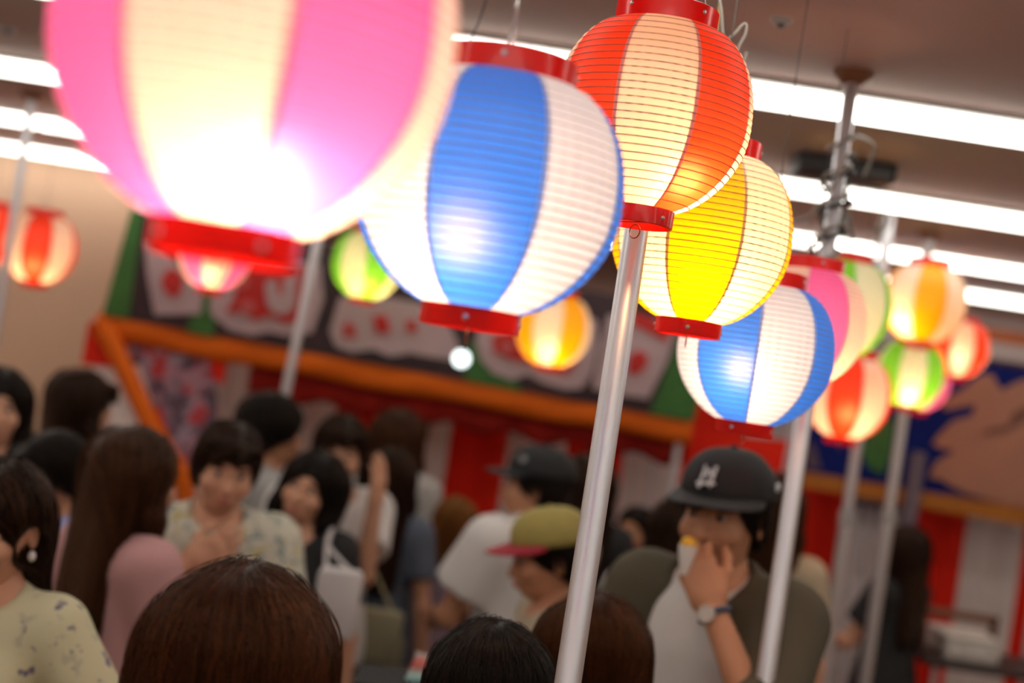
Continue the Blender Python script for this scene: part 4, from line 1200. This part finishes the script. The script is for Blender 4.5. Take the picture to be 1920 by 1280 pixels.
# left side
person('D', (6, 862), 2.55, -6, 'woman in a cream floral blouse with an earring, cut by the left edge', hairstyle='tucked', haircol='dark', shirt=FLC, sleeve='elbow', arms=(((0.31, -0.22, 1.27), (0.7, 0.2, -1), 'curled', (-0.2, -0.6, 1)), 'low'), nod=10, yaw=0)
person('E', (88, 806), 3.65, -60, 'person in a periwinkle blue top with short black hair looking down', hairstyle='short', gender='m', haircol='black', shirt=BLU, nod=20, skin='tan', arms=('front', 'front'))
person('F', (6, 688), 4.25, 22, 'woman with long black hair facing the camera at the far left edge', hairstyle='long', haircol='black', shirt=LAV, skin='fair')
person('G', (156, 690), 4.85, 128, 'person with dark brown hair turned away beside the beige wall', hairstyle='longloose', haircol='dark', shirt=CR)
person('H', (258, 798), 3.22, 136, 'woman in a dusty pink top with very long straight brown hair', hairstyle='long', haircol='brown', shirt=PK, fit=0.018, arms=('down', 'low'), yaw=0)
person('I', (446, 790), 3.62, 18, 'person in a white patterned shirt with head bent, before the tall dark haired man', gender='m', hairstyle='short', haircol='dark', shirt=FLW, fit=0.022, skin='fair', nod=10, tilt=4, arms=('low', ((0.07, -0.150, 1.34), (0.9, -0.1, -0.7), 'relaxed', (-0.2, 1, 0.1))))
person('J', (512, 738), 4.75, 118, 'tall man with a round mop of black hair turned away', gender='m', hairstyle='mop', haircol='black', shirt=GRY, skin='tan')
person('K', (614, 848), 4.2, -14, 'smiling girl in a black top leaning her head to one side', hairstyle='long', haircol='black', shirt=BK, sleeve='short', collar=0.03, tilt=13, nod=0, skin='fair', arms=('down', 'low'), bottom=W_)
person('L', (648, 776), 4.55, 38, 'man in a white t-shirt raising one hand to his face', gender='m', hairstyle='short', haircol='dark', shirt=W_, arms=(((0.055, -0.165, 1.44), (-0.25, -0.35, -1), 'relaxed', (-0.5, 1, 0.0)), 'down'), nod=8, yaw=-30, fit=0.02)
person('M', (738, 838), 4.95, 174, 'woman with long dark hair down her back in a grey blue top', hairstyle='long', haircol='dark', shirt=GB, bottom=mat('cloth_khaki', (0.30, 0.27, 0.18), 0.8), btype='skirt')
person('N', (756, 766), 5.4, 150, 'woman with brown hair and pale jacket behind the long haired one', hairstyle='bob', haircol='brown', shirt=GRY, sleeve='long', fit=0.024, bottom=BK)
# middle
person('O', (858, 930), 5.3, 190, 'short person with light brown hair in a lavender top before the red stripe', hairstyle='bob', haircol='ginger', shirt=LAV, bottom=MAR)
person('P', (1026, 842), 4.4, -140, 'man in a loose white t-shirt and black cap turned sideways', gender='m', hairstyle='undercap', haircol='black', shirt=W_, fit=0.04, arms=('front', 'front'), skin='tan', yaw=40)
person('Q', (1032, 956), 3.5, -80, 'youngster in a mustard yellow cap with red brim', gender='m', hairstyle='undercap', haircol='black', shirt=BG, skin='tan', nod=14, arms=('front', 'down'))
person('T', (1200, 948), 5.6, -30, 'short person with dark hair and a red face covering far behind', hairstyle='crop', haircol='black', shirt=VIO, skin='tan')
person('U', (1108, 850), 5.0, 182, 'person with long dark hair seen from behind, mostly hidden by the thick pole', hairstyle='long', haircol='dark', shirt=BK)
person('S', (1288, 928), 4.15, 176, 'woman with long brown hair and a white blouse behind the man in the black cap', hairstyle='longloose', haircol='dark', shirt=W_, fit=0.02, sleeve='elbow', arms=('down', 'front'))
# right
person('R', (1376, 848), 3.02, -34, 'man in a black cap and olive jacket eating with one hand at his mouth', gender='m', hairstyle='undercap', haircol='black', shirt=W_, skin='tan', nod=5, yaw=2, arms=(((0.075, -0.165, 1.42), (0.7, -0.3, -1), 'curled', (-0.2, 1, 0.1)), 'low'), fit=0.014)
person('W', (1456, 884), 4.5, 160, 'person with brown hair half hidden by the pole behind the man in the cap', hairstyle='bob', haircol='brown', shirt=BG, skin='fair')
person('V', (1704, 984), 5.75, -138, 'woman in a black top with long dark hair at the right', hairstyle='long', haircol='dark', shirt=BK, arms=('front', 'front'), skin='fair', fit=0.018)

_c = cap_on('P', (0.012, 0.013, 0.015), (0.012, 0.013, 0.015), 'black')
MB().ball((0.075, -0.045, 1.675), (0.012, 0.012, 0.012), 12).build('badge', mat('badge_grey', (0.32, 0.33, 0.34), 0.5), _c)
cap_on('Q', (0.33, 0.27, 0.075), (0.32, 0.010, 0.025), 'mustard')
cap_on('R', (0.010, 0.010, 0.012), (0.010, 0.010, 0.012), 'black', logo=True)

# open olive jacket for the man in the cap
def jacket(key, m_):
    e, hm, armd, sc = PEOPLE[key]
    f = Field((-0.42, -0.42, 0), (0.46, 0.24, 0), 0.013, np.arange(0.80, 1.52, 0.012))
    g = 0.021; sw = 0.168
    f.rc((0, 0.0, 0.90), (0, 0.0, 1.10), 0.172 + g, 0.140 + g, 0.05, 0.70); f.rc((0, 0.0, 1.10), (0, 0.008, 1.29), 0.138 + g, 0.150 + g, 0.05, 0.70)
    f.rc((-sw + 0.02, 0.016, 1.395), (sw - 0.02, 0.016, 1.395), 0.058 + g, 0.058 + g, 0.06); f.rc((0, 0.02, 1.38), (0, 0.02, 1.45), 0.090 + g, 0.068 + g * 0.6, 0.04, 0.9)
    f.rc((-0.012, -0.225, 1.46), (-0.02, -0.215, 0.78), 0.165, 0.190, 0.02, 1.0, op='sub')
    f.el((0, -0.055, 1.485), (0.084, 0.115, 0.085), 0.012, 'sub')
    for s in (-1, 1):
        el, wr, hp, palm = armd[s]; sh_ = np.array((s * sw, 0.012, 1.395))
        f.rc(sh_, el, 0.060 + g, 0.055 + g * 0.9, 0.04)
        n2 = (wr - el) / np.linalg.norm(wr - el); c2 = el + (wr - el) * (0.30 if s > 0 else 0.85)
        f.rc(el, wr, 0.052 + g * 0.9, 0.044 + g * 0.8, 0.02, planes=[(c2, n2)])
    f.plane((0, 0, 0.84), (0, 0, -1))
    mesh_obj('jacket', from_arrays('jacket', *f.surf()), m_, e)
    return f
jacket('R', OL)
# watch on his raised wrist
e, hm, armd, sc = PEOPLE['R']
el, wr, hp, palm = armd[1]
u = Vector(wr - el).normalized(); c = Vector(wr) - u * 0.02
a = u.orthogonal().normalized(); b = u.cross(a)
wt = bpy.data.objects.new('wristwatch', None); C.objects.link(wt); wt.parent = e
MB().tube([c + (a * math.cos(t) + b * math.sin(t)) * 0.0285 for t in np.linspace(0, 2 * math.pi, 25)[:-1]], 0.0075, 6, closed=True).build('strap', mat('watch_strap', (0.05, 0.07, 0.12), 0.5), wt)
fdir = (Vector((0, -1, 0)) - u * Vector((0, -1, 0)).dot(u)).normalized()
cc = c + fdir * 0.033
MB().tube([cc - fdir * 0.005, cc + fdir * 0.005], 0.017, 18).build('dial', mat('watch_steel', (0.75, 0.75, 0.75), 0.2, metal=0.6), wt)
# the snack in front of his mouth
E_ = PEOPLE['R'][0]
bpy.context.view_layer.update()
mw = Matrix.Translation(E_.location) @ E_.rotation_euler.to_matrix().to_4x4() @ Matrix.Scale(E_.scale[0], 4)
q = mw @ Vector((0.008, -0.168, 1.502))
sn = empty('wrapped_snack', q, R(-34), 0.8); tag(sn, 'snack in white paper with a yellow end held to the capped man\'s mouth', 'snack')
MB().lathe([(0, -0.045), (0.010, -0.045), (0.022, 0.01), (0.024, 0.03), (0.0, 0.03)], 16).build('paper_wrap', mat('wrap_white', (0.75, 0.72, 0.68), 0.6), sn)
MB().ball((0, 0, 0.034), (0.021, 0.021, 0.018), 14).build('filling', mat('yellow_food', (0.75, 0.42, 0.03), 0.5), sn)
# red covering over T's face
e, hm, _, _ = PEOPLE['T']
o = MB().ball((0, -0.052, 1.535), (0.060, 0.062, 0.042), 20).build('face_mask', mat('mask_red', (0.30, 0.02, 0.03), 0.7), e); o.matrix_local = hm
# earring for D
e, hm, _, _ = PEOPLE['D']
for sx in (-1, 1):
    o = MB().ball((sx * 0.080, 0.004, 1.535), (0.008, 0.008, 0.011), 12).build('earring', mat('pearl', (0.8, 0.76, 0.72), 0.2), e); o.matrix_local = hm
# bags and small things carried
def bag(px, py, d, w, h, col, name, label, rz=0.0, handles=True):
    p = at(px, py, d)
    e = empty('tote_bag', p, R(rz)); tag(e, label, 'bag')
    m_ = mat('bag_' + name, col, 0.85, var=0.06)
    f = Field((-w, -0.09, -0.05), (w, 0.09, h + 0.02), 0.012)
    V = []; F = []
    mb = MB()
    mb.box((-w / 2, -0.035, 0), (w / 2, 0.035, h), 0.02); mb.build('body', m_, e)
    for sy in ((-0.03, 0.03) if handles else ()):
        MB().tube(smooth_path([(-w * 0.25, sy, h - 0.03), (-w * 0.22, sy * 0.6, h + 0.03), (0, sy * 0.3, h + 0.06), (w * 0.22, sy * 0.6, h + 0.03), (w * 0.25, sy, h - 0.03)], 5), 0.006, 6).build('handle', m_, e)
    return e
b1 = bag(690, 1236, 4.66, 0.19, 0.17, (0.34, 0.31, 0.20), 'khaki', 'khaki cloth tote bag on the shoulder of the long dark haired woman', handles=False)
b2 = bag(622, 1195, 3.98, 0.125, 0.195, (0.62, 0.58, 0.58), 'white', 'plain white bag on the shoulder of the girl in black', handles=False)
for b, key, w, h, m_ in ((b1, 'M', 0.19, 0.17, MATS['bag_khaki']), (b2, 'K', 0.125, 0.195, MATS['bag_white'])):
    pe = PEOPLE[key][0]
    mw = Matrix.Translation(pe.location) @ pe.rotation_euler.to_matrix().to_4x4() @ Matrix.Scale(pe.scale[0], 4)
    shp = mw @ Vector((0.115, 0.0, 1.475)) - b.location
    toward = Vector((0, -0.10, -0.05))
    for sx in (-1, 1):
        a0 = Vector((sx * w * 0.35, 0, h - 0.02))
        MB().tube(smooth_path([a0, a0.lerp(shp, 0.55) + toward * 0.5, shp + toward * 0.8, shp, shp + Vector((0, 0.05, -0.03))], 5), 0.006, 6).build('strap', m_, b)
e, hm, armd, sc = PEOPLE['D']
el, wr, hp, palm = armd[1]
mw = Matrix.Translation(e.location) @ e.rotation_euler.to_matrix().to_4x4() @ Matrix.Scale(e.scale[0], 4)
q = mw @ Vector(wr + (wr - el) / np.linalg.norm(wr - el) * 0.085 + np.array((0.0, -0.012, 0.022)))
ph = empty('smartphone', q, R(20)); tag(ph, 'purple phone held in the hand of the woman in cream floral', 'phone')
MB().box((-0.075, -0.036, -0.005), (0.075, 0.036, 0.005), 0.004).build('case', mat('purple_plastic', (0.28, 0.14, 0.42), 0.3), ph)
MB().box((-0.068, -0.031, 0.004), (0.068, 0.031, 0.0065)).build('screen', mat('dark_glass', (0.02, 0.02, 0.03), 0.1), ph, smooth=False)
# black stand with small snack packets between the near heads
c = at(795, 1278, 3.15); 
sd = empty('display_stand', (c.x, c.y, 0)); tag(sd, 'black display stand with snack packets between the near heads', 'stand')
MB().box((-0.15, -0.10, c.z - 0.02), (0.09, 0.10, c.z), 0.004).build('top_plate', BK, sd, smooth=False)
MB().box((-0.13, -0.08, 0.02), (0.07, 0.08, c.z - 0.02), 0.004).build('cabinet', BK, sd, smooth=False)
MB().box((-0.14, -0.09, 0), (0.08, 0.09, 0.03)).build('plinth', M_shoe, sd, smooth=False)
for k, (dx, dy, h, w, col, lab) in enumerate(((-0.012, 0.02, 0.050, 0.042, (0.60, 0.16, 0.14), 'small red and pink snack packet on the black stand'), (0.035, 0.03, 0.048, 0.040, (0.34, 0.36, 0.01), 'small lime green snack packet on the black stand'), (-0.020, -0.045, 0.026, 0.040, (0.28, 0.48, 0.46), 'small pale teal snack packet on the black stand'))):
    b = empty('snack_packet', (c.x + dx, c.y + dy, c.z), R(15 * k - 10)); tag(b, lab, 'packet', 'snack packets on the black stand')
    m_ = mat('packet_%d' % k, col, 0.35)
    f = Field((-0.04, -0.03, -0.01), (0.04, 0.03, 0.08), 0.004)
    f.el((0, 0, h * 0.5), (w * 0.55, 0.016, h * 0.52), 0.01); f.plane((0, 0, 0.0), (0, 0, -1)); f.plane((0, 0, h), (0, 0, 1))
    mesh_obj('pouch', from_arrays('pouch', *f.surf()), m_, b)
    MB().box((-w * 0.4, -0.0025, h - 0.004), (w * 0.4, 0.0025, h + 0.008)).build('seal', mat('packet_seal', (0.6, 0.55, 0.5), 0.4), b, smooth=False)
